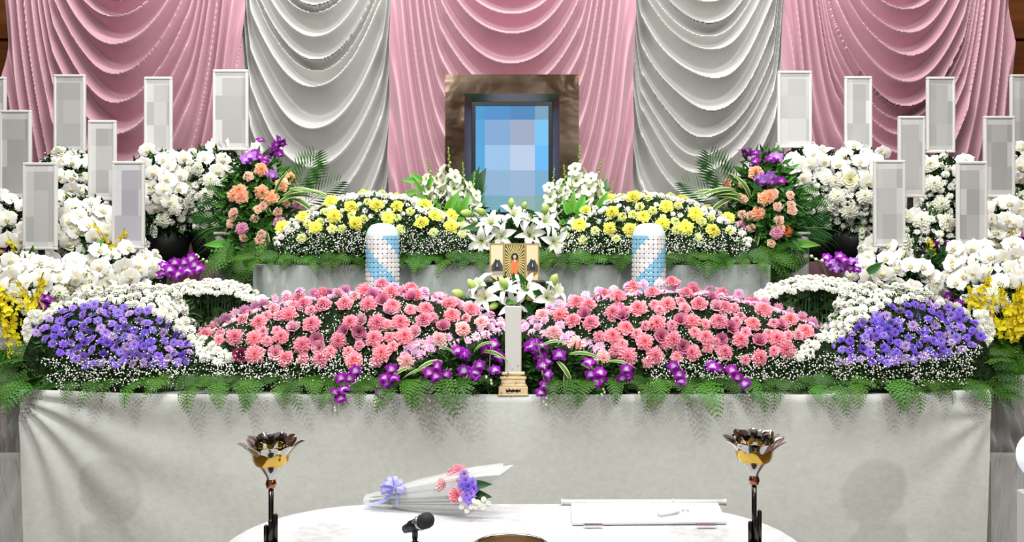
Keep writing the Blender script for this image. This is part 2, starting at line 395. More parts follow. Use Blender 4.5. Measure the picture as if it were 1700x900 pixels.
def fern(seed, bend, width=.34, n=13, c0=L(18, 52, 8), c1=L(70, 122, 26)):
    r = random.Random(seed); mb = MB(); s = np.linspace(0, 1, n); pts = []; dirs = []; y = z = 0
    for i in range(n):
        a = -.25 + (bend + .25) * s[i] ** 1.15
        if i: y += math.cos(a) / (n - 1); z -= math.sin(a) / (n - 1)
        pts.append(Vector((0, y, z))); dirs.append(Vector((0, math.cos(a), -math.sin(a))))
    mb.tube(pts, [.012 * (1 - q * .8) for q in s], 4, c0)
    k = r.uniform(.3, .9); cA = tuple(np.array(c0) * (1 - k) + np.array(c1) * k)
    for i in range(2, n):
        ln = width * (1 - s[i]) ** .75 * min(1, .45 + s[i] * 2.2) + .03
        d = dirs[i]; nn = Vector((1, 0, 0)).cross(d)
        for e in (-1, 1):
            ax = (Vector((e, 0, 0)) * .82 + d * .57 - nn * .0).normalized(); side = d.cross(ax).cross(ax).normalized()
            v = [tuple(pts[i])]; f = []; q = 4; fall = r.uniform(.05, .3)
            sp = nn if nn.z > 0 else nn
            for m_ in range(q):
                t0 = m_ / q; t1 = (m_ + 1) / q; lw = ln * .29 * (1 - t0 * .7)
                p0 = pts[i] + ax * ln * t0 - nn * fall * ln * t0 * t0; p1 = pts[i] + ax * ln * t1 - nn * fall * ln * t1 * t1
                for g in (-1, 1):
                    tipp = p0 + ax * ln * .2 + side * g * lw
                    b0 = len(v); v += [tuple(p0), tuple(tipp), tuple(p1)]; f.append((b0, b0 + 1, b0 + 2))
            mb.add(v, f, cA)
    return mb
def palm(seed, n=12, c=L(52, 104, 48)):
    r = random.Random(seed); mb = MB(); pts = [Vector((0, t, -.25 * t * t)) for t in np.linspace(0, 1, 8)]
    mb.tube(pts, .008, 4, c)
    for i in range(n):
        t = .12 + .88 * i / (n - 1); p = Vector((0, t, -.25 * t * t)); ln = .5 * math.sin(PI * min(1, .18 + t * .72)) + .08
        for e in (-1, 1):
            d = Vector((e * .75, .62 + .3 * t, -.1)).normalized(); q = p + d * ln + Vector((0, 0, -.1 * ln)); m_ = p + d * ln * .5; w = Vector((0, .028, .015))
            cc = tuple(np.array(c) * r.uniform(.6, 1.3)); mb.add([tuple(p), tuple(m_ + w), tuple(q), tuple(m_ - w)], [(0, 1, 2, 3)], cc)
    return mb
def lily_petal(wide):
    nu, nv = 5, 8; u = np.linspace(-1, 1, nu); s = np.linspace(0, 1, nv); U, S = np.meshgrid(u, s)
    w = wide * np.sin(PI * np.clip(S * .93 + .05, 0, 1) ** .85) + .01
    a = 1.05 - 1.55 * S ** 1.15; ds = 1.08 / (nv - 1)
    rad = .06 + np.cumsum(np.cos(a) * ds, 0) - ds * .5; z = np.cumsum(np.sin(a) * ds, 0) - .35
    z = z + .16 * np.abs(U) * w / .2 * (1 - S * .9) + .018 * np.sin(S * 14 + U * 2) * np.abs(U)
    base = np.array(L(214, 232, 160)); tip = np.array(L(252, 252, 248)); k = np.clip(1 - S * 2.2, 0, 1)[..., None] * (1 - .6 * np.abs(U)[..., None])
    mb = MB(); mb.grid(np.stack([rad, U * w, z], -1), base * k + tip * (1 - k)); return mb
def lily_core():
    mb = MB(); mb.lathe([(.03, -.75), (.04, -.5), (.09, -.34), (.05, -.28)], 8, L(120, 160, 70))
    for i in range(6):
        a = 2 * PI * i / 6 + .5; p = [(.02 * math.cos(a), .02 * math.sin(a), -.3), (.1 * math.cos(a), .1 * math.sin(a), .05), (.19 * math.cos(a), .19 * math.sin(a), .3)]
        mb.tube(p, .012, 4, L(214, 228, 170)); q = Vector(p[2]); mb.tube([q - Vector((-math.sin(a), math.cos(a), 0)) * .05, q, q + Vector((-math.sin(a), math.cos(a), 0)) * .05], [.01, .024, .01], 5, L(206, 190, 120))
    mb.tube([(0, 0, -.3), (.01, 0, .1), (.0, .03, .42)], [.018, .016, .026], 5, L(196, 214, 140)); return mb
def disc_petal(mb, ang, ln, wid, c0, c1, cup=.08, z0=0, start=.04, back=0, ruff=.02, k0=0.0, kk=1.0):
    nu, nv = 5, 6; u = np.linspace(-1, 1, nu); s = np.linspace(0, 1, nv); U, S = np.meshgrid(u, s)
    w = wid * np.sqrt(np.clip(1 - (2 * S ** .85 - 1) ** 2, 0, 1)) + .02 * (1 - S)
    r_ = start + ln * S - .12 * ln * U * U * S; z = z0 + cup * (S * (1 - S) * 4 * .5) - back * S * S - .1 * w * U * U + ruff * np.sin(U * 5 + S * 7 + ang * 3)
    x = r_ * math.cos(ang) - U * w * math.sin(ang); y = r_ * math.sin(ang) + U * w * math.cos(ang)
    k = np.clip((S[..., None] - k0) / (1 - k0) * kk, 0, 1); mb.grid(np.stack([x, y, z], -1), np.array(c0) * (1 - k) + np.array(c1) * k)
def moth_orchid(seed):
    mb = MB(); r = random.Random(seed); w0 = L(248, 246, 232); w1 = L(252, 252, 250)
    for a in (90, 218, 322): disc_petal(mb, math.radians(a), .95, .36, w0, w1, .05, -.03)
    for a in (8, 172): disc_petal(mb, math.radians(a), 1.0, .6, w0, w1, .1, .05)
    mb.tube([(0, .05, .02), (0, .0, .2), (0, -.16, .26)], [.05, .1, .05], 6, L(246, 238, 190))
    disc_petal(mb, math.radians(270), .42, .14, L(236, 210, 96), L(248, 244, 226), .2, .1, .02)
    for e in (-1, 1): disc_petal(mb, math.radians(270 + e * 55), .3, .12, L(240, 222, 130), L(250, 248, 238), .22, .12, .02)
    return mb
def dendrobium(seed, purple=L(156, 28, 178), pale=L(244, 232, 248)):
    mb = MB(); deep = L(112, 8, 134); q = dict(k0=.05, kk=3.0)
    for a in (90, 215, 325): disc_petal(mb, math.radians(a), .95, .3, pale, purple, .06, 0, **q)
    for a in (28, 152): disc_petal(mb, math.radians(a), 1.0, .4, pale, purple, .08, .04, **q)
    disc_petal(mb, math.radians(270), .75, .26, L(236, 214, 238), deep, .3, .1, .0, **q)
    mb.tube([(0, 0, .05), (0, -.03, .2)], [.07, .05], 5, L(244, 236, 244)); return mb
def oncidium(seed, n=22):
    r = random.Random(seed); mb = MB(); y0 = L(248, 222, 20); y1 = L(252, 238, 60)
    stem = [Vector((.18 * math.sin(t * 2.1 + seed), t, .25 * t * t)) for t in np.linspace(0, 1, 8)]
    mb.tube(stem, .008, 4, L(120, 140, 40))
    for i in range(n):
        t = .15 + .85 * i / n; c = stem[min(7, int(t * 7))]; sp = .24 * (1.1 - t)
        p = c + Vector((r.uniform(-1, 1) * sp, r.uniform(-.05, .05), r.uniform(-.2, 1) * sp)); mb.tube([c, p], .004, 3, L(120, 140, 40))
        M = Matrix.Translation(p) @ orient(Vector((r.uniform(-.7, .7), r.uniform(-.5, .5), 1)), (0, 1, 0), r.uniform(-.5, .5)) @ Matrix.Scale(r.uniform(.055, .085), 4)
        fl = MB()
        for e in (-1, 1): fl.add([(0, 0, .1), (e * .5, .1, 0), (e * 1.0, -.4, .1), (e * .7, -1, 0), (0, -.75, .1)], [(0, 1, 2, 3, 4)], y1)
        for a in (50, 90, 130): fl.add([(0, 0, 0), (.7 * math.cos(math.radians(a - 14)), .7 * math.sin(math.radians(a - 14)), .1), (.8 * math.cos(math.radians(a)), .8 * math.sin(math.radians(a)), 0), (.7 * math.cos(math.radians(a + 14)), .7 * math.sin(math.radians(a + 14)), .1)], [(0, 1, 2, 3)], y0)
        mb.merge(fl, M)
    return mb
def spike(seed, n=8, white=L(250, 250, 246)):
    """gladiolus stem along +y: open blossoms below, green buds above"""
    r = random.Random(seed); mb = MB(); g = L(120, 168, 70); x0 = r.uniform(-.06, .06)
    ax = lambda t: Vector((x0 * math.sin(t * 3), t, .05 * t * t))
    mb.tube([ax(t) for t in np.linspace(0, 1, 8)], [.018 * (1.1 - t * .8) for t in np.linspace(0, 1, 8)], 5, g)
    for i in range(n):
        t = .3 + .46 * i / n; e = -1 if i % 2 else 1; d = Vector((e * .75, .55, .55 + r.uniform(-.2, .2))).normalized(); sz = (.15 - .06 * i / n)
        fl = MB()
        for k in range(6): petal_strip(fl, k * PI / 3 + r.uniform(-.15, .15), .12, r.uniform(.85, 1.1), .33, r.uniform(.35, .7), L(226, 236, 190), white, .25, 0, .9)
        fl.lathe([(.05, -.7), (.12, -.3), (.2, .1)], 6, L(170, 196, 120))
        mb.merge(fl, Matrix.Translation(ax(t) + d * .09) @ orient(d, (0, 1, 0)) @ Matrix.Scale(sz, 4))
    for i in range(7):
        t = .74 + .26 * i / 7; e = -1 if i % 2 else 1; s = .034 * (1.25 - i / 9)
        bd = bud(g, L(206, 222, 150) if i < 3 else L(150, 190, 90)); mb.merge(bd, Matrix.Translation(ax(t)) @ orient(Vector((e * .35, 1, .25)), (1, 0, 0)) @ Matrix.Scale(s, 4))
    return mb

def V(name, mbs, m=PETAL, smooth=False): return [x.mesh(name, [m], smooth) for x in mbs]
G = {}
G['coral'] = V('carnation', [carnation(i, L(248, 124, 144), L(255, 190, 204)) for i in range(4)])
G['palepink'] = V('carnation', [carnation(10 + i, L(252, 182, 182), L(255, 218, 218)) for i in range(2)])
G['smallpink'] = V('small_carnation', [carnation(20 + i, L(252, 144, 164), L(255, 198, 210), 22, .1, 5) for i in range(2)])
G['mauve'] = V('lisianthus', [rose(i, L(164, 66, 106), L(220, 138, 170)) for i in range(2)] + [rose(5, L(206, 130, 158), L(240, 188, 204))], smooth=True)
G['darkmauve'] = V('lisianthus', [rose(9, L(104, 20, 54), L(158, 56, 92))], smooth=True)
G['cream'] = V('rose_bud', [bud(L(150, 180, 90), L(246, 240, 212))], smooth=True)
G['pinkmum'] = V('chrysanthemum', [daisy(30, L(236, 176, 218), L(252, 216, 240), L(226, 190, 130), 15, 2), pompon(31, L(236, 168, 210), L(252, 214, 238))])
G['whitemum'] = V('chrysanthemum', [pompon(i, L(246, 246, 226), L(253, 253, 248), cc=L(240, 242, 206)) for i in range(3)])
G['whitedaisy'] = V('chrysanthemum', [daisy(i, L(250, 250, 240), L(254, 254, 252), L(178, 180, 80)) for i in range(2)])
G['purple'] = V('daisy', [daisy(i, L(120, 84, 196), L(184, 156, 250), L(116, 84, 168), 19, 3) for i in range(2)])
G['violet'] = V('daisy', [daisy(4, L(160, 120, 196), L(218, 192, 240), L(150, 112, 150), 18, 3)])
G['deepviolet'] = V('daisy', [daisy(6, L(96, 62, 190), L(160, 126, 246), L(98, 66, 160), 19, 3)])
G['yellow'] = V('carnation', [carnation(40 + i, L(252, 246, 80), L(255, 254, 146)) for i in range(3)])
G['paleyellow'] = V('small_carnation', [carnation(50 + i, L(226, 238, 116), L(246, 250, 190), 22, .1, 5) for i in range(2)])
G['whitecarn'] = V('carnation', [carnation(60 + i, L(246, 246, 222), L(253, 253, 246)) for i in range(2)])
G['creamrose'] = V('rose', [rose(70, L(240, 236, 176), L(252, 250, 224))], smooth=True)
G['peach'] = V('carnation', [carnation(80 + i, L(255, 172, 124), L(255, 212, 178), 26) for i in range(2)])
G['palepeach'] = V('small_carnation', [carnation(84, L(255, 200, 168), L(255, 228, 210), 22, .1, 5)])
G['orange'] = V('carnation', [carnation(86, L(240, 104, 54), L(250, 150, 100), 26)])
G['rosepink'] = V('carnation', [carnation(88, L(222, 130, 180), L(246, 186, 216), 24)])
G['moth'] = V('moth_orchid', [moth_orchid(i) for i in range(2)], smooth=True)
G['dend'] = V('orchid_blossom', [dendrobium(1), dendrobium(2, L(140, 22, 150), L(222, 176, 228))], smooth=True)
G['denddark'] = V('orchid_blossom', [dendrobium(3, L(124, 20, 136), L(196, 110, 204))], smooth=True)
G['dendpale'] = V('orchid_blossom', [dendrobium(4, L(176, 110, 214), L(224, 190, 240))], smooth=True)
G['onc'] = V('orchid_spray', [oncidium(i, 26) for i in range(3)])
G['spike'] = V('gladiolus', [spike(i) for i in range(3)], smooth=True)
G['whitebud'] = V('flower_bud', [bud(L(170, 200, 110), L(250, 250, 240))], smooth=True)
G['lilybud'] = V('lily_bud', [bud(L(130, 180, 60), L(206, 220, 140))], smooth=True)
G['fern'] = V('fern', [fern(1, .9), fern(2, 1.5), fern(3, 1.3, .28), fern(4, .5, .38, c1=L(88, 142, 38)), fern(5, 1.7, .3)], LEAF)
G['palm'] = V('palm_leaf', [palm(1), palm(2, c=L(70, 128, 50))], LEAF)
G['leaf'] = V('leaf', [blade(1, .2, .8, L(44, 96, 36), L(58, 118, 44)), blade(1, .16, 1.2, L(64, 126, 44), L(86, 148, 58)), blade(1, .24, .5, L(30, 72, 30), L(40, 88, 34))], LEAF, True)
G['bright'] = V('leaf', [blade(1, .21, .5, L(80, 150, 38), L(108, 176, 54))], LEAF, True)
G['stripe'] = V('striped_leaf', [blade(1, .085, 1.3, L(70, 118, 50), L(226, 228, 160), tip=.7), blade(1, .075, .8, L(60, 104, 46), L(206, 214, 140), tip=.7)], LEAF, True)
G['grassleaf'] = V('blade_leaf', [blade(1, .035, 1.5, L(52, 96, 40), L(84, 134, 60), tip=.7), blade(1, .03, .9, L(44, 84, 36), L(70, 116, 54), tip=.7)], LEAF, True)
LILYP = [lily_petal(.17).mesh('petal', [PETAL], True), lily_petal(.24).mesh('petal', [PETAL], True)]
LILYC = lily_core().mesh('lily', [PETAL], True)

# ------------------------------------------------------------------ arrangement toolkit
def pip(poly, x, y):
    c = False; j = len(poly) - 1
    for i in range(len(poly)):
        xi, yi = poly[i]; xj, yj = poly[j]
        if (yi > y) != (yj > y) and x < (xj - xi) * (y - yi) / (yj - yi) + xi: c = not c
        j = i
    return c
def fill(poly, dist, seed=0, tries=6000, avoid=(), adist=0):
    r = random.Random(seed); xs = [p[0] for p in poly]; ys = [p[1] for p in poly]; out = []; cell = {}
    for _ in range(tries):
        x = r.uniform(min(xs), max(xs)); y = r.uniform(min(ys), max(ys))
        if not pip(poly, x, y): continue
        k = (int(x // dist), int(y // dist)); ok = True
        for a in (-1, 0, 1):
            for b_ in (-1, 0, 1):
                for q in cell.get((k[0] + a, k[1] + b_), ()):
                    if (q[0] - x) ** 2 + (q[1] - y) ** 2 < dist * dist: ok = False
        if ok and adist and any((q[0] - x) ** 2 + (q[1] - y) ** 2 < adist * adist for q in avoid): ok = False
        if ok: cell.setdefault(k, []).append((x, y)); out.append((x, y))
    return out
CAM = Vector((0, 0, CZ))
class Body:
    """the foam and stem block of an arrangement, with its surface used to stand flowers on"""
    def __init__(s, P, wrap=False):
        s.mb = MB(); s.mb.grid(P); s.P = P
        v = [Vector(p) for p in P.reshape(-1, 3)]; s.bvh = BVHTree.FromPolygons(v, s.mb.f)
        s.Yc = float(P[..., 1].mean())
    def hit(s, px, py):
        d = Vector(((px - CX) / F, 1, -(py - HY) / F)).normalized()
        loc, n, i, dist = s.bvh.ray_cast(CAM, d)
        if loc is None:
            loc, n, i, dist = s.bvh.find_nearest(W(px, py, s.Yc)); q = W(px, py, loc.y); loc = loc.lerp(q, .75)
        if n.dot(CAM - loc) < 0: n = -n
        return loc, n
def mound(crest, Yc, af, ab, zb, drop=.02, nx=90):
    cx = np.array([c[0] for c in crest], float); cy = np.array([c[1] for c in crest], float)
    X = np.linspace(cx[0], cx[-1], nx); py = np.interp(X, cx, cy); py = np.convolve(np.pad(py, 4, 'edge'), np.ones(9) / 9, 'valid')
    Z = CZ - (py - HY) * Yc / F - drop; h = np.maximum(Z - zb, .03); Xw = (X - CX) * Yc / F; hm = h.max()
    th = np.linspace(0, PI, 31)[:, None]; tap = (.3 + .7 * np.sqrt(h / hm))[None]
    Y = np.where(th < PI / 2, Yc - af * tap * np.cos(th), Yc - ab * tap * np.cos(th)); Zs = zb + h[None] * np.sin(th) ** .8
    return Body(np.stack([np.tile(Xw, (31, 1)), Y, Zs], -1))
def blob(px, py, Y, rx, ry, rz):
    c = W(px, py, Y); th = np.linspace(.05, PI - .05, 15)[:, None]; ph = np.linspace(0, 2 * PI, 25)[None]
    return Body(np.stack([c.x + rx * np.sin(th) * np.cos(ph), c.y + ry * np.sin(th) * np.sin(ph), c.z + rz * np.cos(th) * np.ones_like(ph)], -1))

class Arr:
    def __init__(s, name, label, cat, base, body=None, group=None, seed=0, core=True):
        s.root = thing(name, label, cat, base, group); s.body = body; s.r = random.Random(seed); s.np = np.random.default_rng(seed)
        if body is not None and core: 
            o = s.body.mb.build('stem_block', CORE, s.root)
    def flower(s, kind, px, py, dia, out=.0, face=.45, up=.15, jit=.22, name=None, aligned=False, Y=None):
        """dia: flower width in metres"""
        me = s.r.choice(G[kind])
        if Y is None: loc, n = s.body.hit(px, py)
        else: loc, n = W(px, py, Y), Vector((0, -1, .2))
        tc = (CAM - loc).normalized()
        d = n * (1 - face) + tc * face + Vector((s.r.gauss(0, jit), s.r.gauss(0, jit) * .5, s.r.gauss(0, jit) + up))
        d.normalize(); roll = s.r.gauss(0, .3) if aligned else s.r.uniform(0, 6)
        return put(name or me.name.split('.')[0], me, s.root, loc + n * out, d, dia / 2 * s.r.uniform(.92, 1.08), None, roll)
    def many(s, kinds, pts, dia, **k):
        for p in pts:
            kd = kinds if isinstance(kinds, str) else s.r.choice(kinds); s.flower(kd, p[0], p[1], dia, **k)
    def lily(s, px, py, dia, Y, d=(0, -1, .25)):
        loc = W(px, py, Y); n = Vector(d).normalized(); n = (n + Vector((s.r.gauss(0, .15), 0, s.r.gauss(0, .1)))).normalized()
        o = put('lily', LILYC, s.root, loc, n, dia / 2, None, s.r.uniform(0, 6))
        for i in range(6):
            c = obj('petal', LILYP[i % 2], o); c.matrix_local = Matrix.Rotation(i * PI / 3, 4, 'Z') @ Matrix.Translation((0, 0, .02 * (i % 2))) @ Matrix.Rotation(s.r.gauss(0, .12), 4, 'Y')
        return o
    def along(s, kind, base, d, length, up=(0, 0, 1), idx=None, jit=0.0, name=None):
        """a leaf, frond or stem: local +y along d, local z towards up"""
        me = G[kind][idx] if idx is not None else s.r.choice(G[kind])
        y = Vector(d).normalized(); z = Vector(up) - y * Vector(up).dot(y)
        if z.length < 1e-3: z = Vector((0, -1, 0)) - y * -y.y
        z.normalize(); x = y.cross(z)
        M = Matrix((x, y, z)).transposed().to_4x4() @ Matrix.Rotation(s.r.gauss(0, jit), 4, 'Y')
        o = obj(name or me.name.split('.')[0], me, s.root)
        o.matrix_local = Matrix.Translation(Vector(base) - s.root.location) @ M @ Matrix.Diagonal((length, length, length, 1)); return o
    def dots(s, polys, n, out=(.0, .035), size=.0032, col=L(246, 246, 238), surf=None, stem=True):
        """baby's breath: countless tiny blossoms, with thin stems"""
        body = surf or s.body; mb = s.dotmb = getattr(s, 'dotmb', None) or MB(); ico = [(0, 0, 1), (.9, 0, .3), (-.45, .78, .3), (-.45, -.78, .3), (.45, .78, -.45), (-.9, 0, -.45), (.45, -.78, -.45), (0, 0, -1)]
        f = [(0, 1, 2), (0, 2, 3), (0, 3, 1), (1, 4, 2), (2, 5, 3), (3, 6, 1), (1, 6, 4), (2, 4, 5), (3, 5, 6), (4, 7, 5), (5, 7, 6), (6, 7, 4)]
        ico = np.array(ico)
        tot = 0; k = 0
        while tot < n and k < n * 12:
            k += 1; poly = s.r.choice(polys); xs = [p[0] for p in poly]; ys = [p[1] for p in poly]
            x = s.r.uniform(min(xs), max(xs)); y = s.r.uniform(min(ys), max(ys))
            if not pip(poly, x, y): continue
            loc, nn = body.hit(x, y)
            for c in range(s.r.randint(1, 3)):
                p = loc + nn * s.r.uniform(*out) + Vector((s.r.gauss(0, .008), s.r.gauss(0, .004), s.r.gauss(0, .008)))
                mb.add(ico * size * s.r.uniform(.6, 1.3) + np.array(p), f, col); tot += 1
            if stem and s.r.random() < .4:
                a = loc - nn * .01; w = Vector((.0006, 0, 0)); mb.add([tuple(a - w), tuple(a + w), tuple(p)], [(0, 1, 2)], L(70, 100, 50))
    def end_dots(s):
        if getattr(s, 'dotmb', None): tag(s.dotmb.build('babys_breath', DOT, s.root, True), kind='stuff')
    def leaves(s, polys, n, size=.03, cols=(L(24, 52, 20), L(44, 84, 34), L(62, 108, 44)), out=(-.012, .006), surf=None):
        body = surf or s.body; mb = MB()
        for _ in range(n):
            poly = s.r.choice(polys); xs = [p[0] for p in poly]; ys = [p[1] for p in poly]
            x = s.r.uniform(min(xs), max(xs)); y = s.r.uniform(min(ys), max(ys))
            if not pip(poly, x, y): continue
            loc, nn = body.hit(x, y); p = loc + nn * s.r.uniform(*out)
            d = (nn * .6 + Vector((s.r.gauss(0, .7), s.r.gauss(0, .4), s.r.gauss(0, .7)))).normalized(); sd = d.cross(nn + Vector((.01, 0, .3))).normalized()
            l = size * s.r.uniform(.5, 1.3); w = l * s.r.uniform(.12, .24); u = sd.cross(d) * l * .12
            mb.add([tuple(p), tuple(p + d * l * .5 + sd * w), tuple(p + d * l), tuple(p + d * l * .5 - sd * w), tuple(p + d * l * .5 - u)], [(0, 1, 4), (1, 2, 4), (2, 3, 4), (3, 0, 4)], s.r.choice(cols))
        if mb.n: tag(mb.build('foliage', LEAF, s.root, False), kind='stuff')
def mir(pts): return [(2 * CX - p[0],) + tuple(p[1:]) for p in pts]
def cr(pts, ox, oy, s): return [(ox + x / s, oy + y / s) for x, y in pts]
def fern_row(A, items, Y, z, kindidx=(1, 2, 4), up=.12):
    """fronds tucked under the flowers that spill forward over an edge: (px of tip, length)"""
    for px, ln in items:
        x = (px - CX) * (Y - .06) / F + A.r.gauss(0, .02)
        A.along('fern', (x, Y - .055 + A.r.uniform(-.012, .01), z + .02 + up * A.r.uniform(.1, .35)), (A.r.gauss(0, .3), -1, .0), ln * A.r.uniform(.9, 1.1), (0, 0, 1), A.r.choice(kindidx), .2)

# ------------------------------------------------------------------ pink mounds
PINK = {}
crestL = [(318, 575), (345, 545), (400, 516), (440, 500), (560, 480), (620, 473), (700, 482), (780, 503), (830, 528), (866, 548)]
crestR = [(842, 548), (880, 528), (920, 505), (980, 487), (1060, 475), (1130, 472), (1190, 480), (1260, 497), (1320, 515), (1370, 540), (1392, 575)]
DL = dict(
 big=cr([(275,330),(395,255),(450,340),(615,300),(745,345),(425,425),(575,415),(315,420),(425,510),(600,530),(695,460),(895,435),(795,530),(980,540),(1095,420),(1135,500),(960,335),(1060,240),(810,245),(1110,340),(1240,335),(1265,410),(1380,265),(1525,300),(1630,270),(1510,240),(1370,325),(1450,205),(1195,250),(1040,170),(1185,175),(860,180),(800,135),(670,205),(520,220),(1300,150),(1320,190),(1135,120),(155,405),(930,235),(700,240)], 300, 440, 3.4),
 pale=cr([(155,330),(1455,430),(1275,550),(1590,375),(1690,340)], 300, 440, 3.4),
 small=cr([(530,260),(355,320),(230,400),(225,435),(470,385),(495,435),(550,380),(695,530),(850,490),(950,490),(1105,545),(1200,460),(1295,265),(1420,310),(1605,315),(640,240),(740,270),(560,300),(1010,455),(1180,415),(1165,345),(490,300),(600,190),(985,190)], 300, 440, 3.4),
 mauve=cr([(540,500),(450,230),(640,365),(785,470),(925,385),(1010,385),(1180,275),(1320,390),(1140,215),(890,180),(1080,190),(1300,200),(1480,360),(770,430),(1020,325),(1240,170),(1560,240)], 300, 440, 3.4),
 dark=cr([(345,515)], 300, 440, 3.4), cream=cr([(308,290),(680,340),(833,388),(1310,340),(900,130),(1010,285),(352,450),(575,210)], 300, 440, 3.4),
 mums=[(330,545),(345,535),(358,527),(372,520),(388,514),(404,508),(420,501),(436,496),(455,490),(475,486),(497,481),(520,478),(545,476),(572,474),(600,471),(628,471),(655,474),(680,478),(705,482),(730,489),(755,496),(778,503),(797,512),(815,522),(832,533),(845,542),
   (838,548),(824,553),(812,545),(806,558),(790,561),(775,567),(760,572),(745,577),(728,575),(714,580),(702,572),(700,590),(690,583),(678,576),(672,592),(830,543),(797,548),(716,566),(743,562),(690,570)])
DR = dict(
 big=cr([(690,175),(880,180),(775,240),(950,235),(1090,255),(610,260),(500,195),(420,185),(335,245),(175,300),(245,330),(345,340),(470,285),(540,365),(465,410),(715,340),(910,330),(1060,330),(1250,345),(1310,270),(1400,250),(645,440),(805,430),(910,500),(985,415),(1090,495),(1180,430),(705,515),(1290,525),(1435,485),(1385,425),(1545,390),(1535,300),(550,520),(580,135),(1090,140),(1010,165),(1260,190),(1170,200),(1460,325),(270,230),(800,105),(930,115)], 880, 440, 3.4),
 pale=cr([(140,395),(260,460),(410,530),(80,300)], 880, 440, 3.4),
 small=cr([(700,235),(730,265),(870,255),(850,220),(1180,300),(650,350),(800,350),(600,395),(760,450),(1000,470),(665,550),(825,520),(1210,540),(1370,490),(1370,340),(480,490),(925,385),(1210,390),(1340,395),(545,270),(1145,255),(390,415),(1450,410),(1505,405),(985,345),(1050,440),(1160,330),(520,450)], 880, 440, 3.4),
 mauve=cr([(1025,205),(1050,250),(500,265),(845,320),(740,410),(860,465),(1130,365),(1290,435),(1410,355),(1075,430),(520,300),(1130,165),(310,290)], 880, 440, 3.4),
 dark=[], cream=cr([(575,170),(1090,400),(895,440),(1455,365),(1285,240),(1075,205),(1205,175),(210,275)], 880, 440, 3.4),
 mums=[(868,538),(882,528),(896,520),(912,511),(930,502),(950,495),(972,488),(995,482),(1018,477),(1042,473),(1068,469),(1095,467),(1122,466),(1150,467),(1178,471),(1204,477),(1228,483),(1252,490),(1272,497),(1294,504),(1314,512),(1334,520),(1352,529),(1368,538),
   (872,548),(884,553),(894,545),(902,556),(914,560),(926,552),(938,562),(935,575),(952,570),(964,577),(975,568),(985,580),(996,575),(930,543),(905,535),(1000,588),(980,592),(890,535),(948,556)])
for side, crest, D, lab in ((-1, crestL, DL, 'left'), (1, crestR, DR, 'right')):
    bd = mound(crest, 3.98, .30, .30, ALT + .005, .03)
    px0 = crest[0][0]; px1 = crest[-1][0]
    A = Arr('flower_mound', f'pink carnation flower mound {lab} of the white memorial tablet', 'flower mound', ((crest[5][0] - CX) * 3.98 / F, 3.98, ALT), bd, 'pink carnation mounds', 11 + side)
    PINK[side] = A
    lower = [(px0, 580), (px0 + 60, 530), (px0 + 150, 500), ((px0 + px1) / 2, 480), (px1 - 150, 500), (px1 - 40, 540), (px1, 570), (px1, 645), (px0 - 10, 645)]
    A.leaves([lower], 2600, .026)
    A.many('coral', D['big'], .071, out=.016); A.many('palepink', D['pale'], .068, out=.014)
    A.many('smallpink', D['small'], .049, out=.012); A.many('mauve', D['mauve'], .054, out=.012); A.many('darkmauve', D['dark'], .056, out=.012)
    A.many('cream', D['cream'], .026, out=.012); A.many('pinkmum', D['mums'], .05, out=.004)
    for th in (13.5, 15.2):
        for X in np.arange(bd.P[14][3, 0], bd.P[14][-3, 0], .034):
            i = int(np.argmin(abs(bd.P[14][:, 0] - X))); A.r.random(); p = Vector(bd.P[int(round(th))][i]); put('chrysanthemum', A.r.choice(G['pinkmum']), A.root, p + Vector((0, 0, A.r.uniform(-.004, .006))), Vector((A.r.gauss(0, .25), -.5, 1)), .023, None, A.r.uniform(0, 6))
    # rows over the crest and down the far side
    for th, st in ((17, .062), (20, .075)):
        row = bd.P[th]; Xs = np.arange(row[4, 0], row[-4, 0], st)
        for X in Xs:
            i = int(np.argmin(abs(row[:, 0] - X))); p = Vector(row[i]); k = A.r.choice(['pinkmum', 'pinkmum', 'coral', 'smallpink'])
            put(G[k][0].name.split('.')[0], A.r.choice(G[k]), A.root, p, Vector((A.r.gauss(0, .2), .5 if th < 19 else 1, 1)), .024, None, A.r.uniform(0, 6))
    band = [(px0 + (60 if side < 0 else 0), 598), (px1 - (0 if side < 0 else 60), 598), (px1, 640), (px0, 640)]
    inner = [(px0 + 30, 570), (px0 + 120, 510), ((px0 + px1) / 2, 492), (px1 - 120, 512), (px1 - 60, 560), (px1 - 60, 610), (px0 + 40, 610)]
    if side < 0: band = [(345, 592), (640, 592), (610, 642), (350, 642)]; inner = [(350, 560), (450, 510), (600, 488), (720, 505), (770, 545), (650, 600), (380, 605)]
    else: band = [(1070, 594), (1380, 590), (1370, 640), (1080, 640)]; inner = [(930, 540), (1000, 505), (1120, 485), (1260, 510), (1340, 555), (1330, 600), (1050, 600)]
    A.dots([band], 1250, (.0, .035)); A.dots([inner], 1500, (-.006, .008)); A.end_dots()

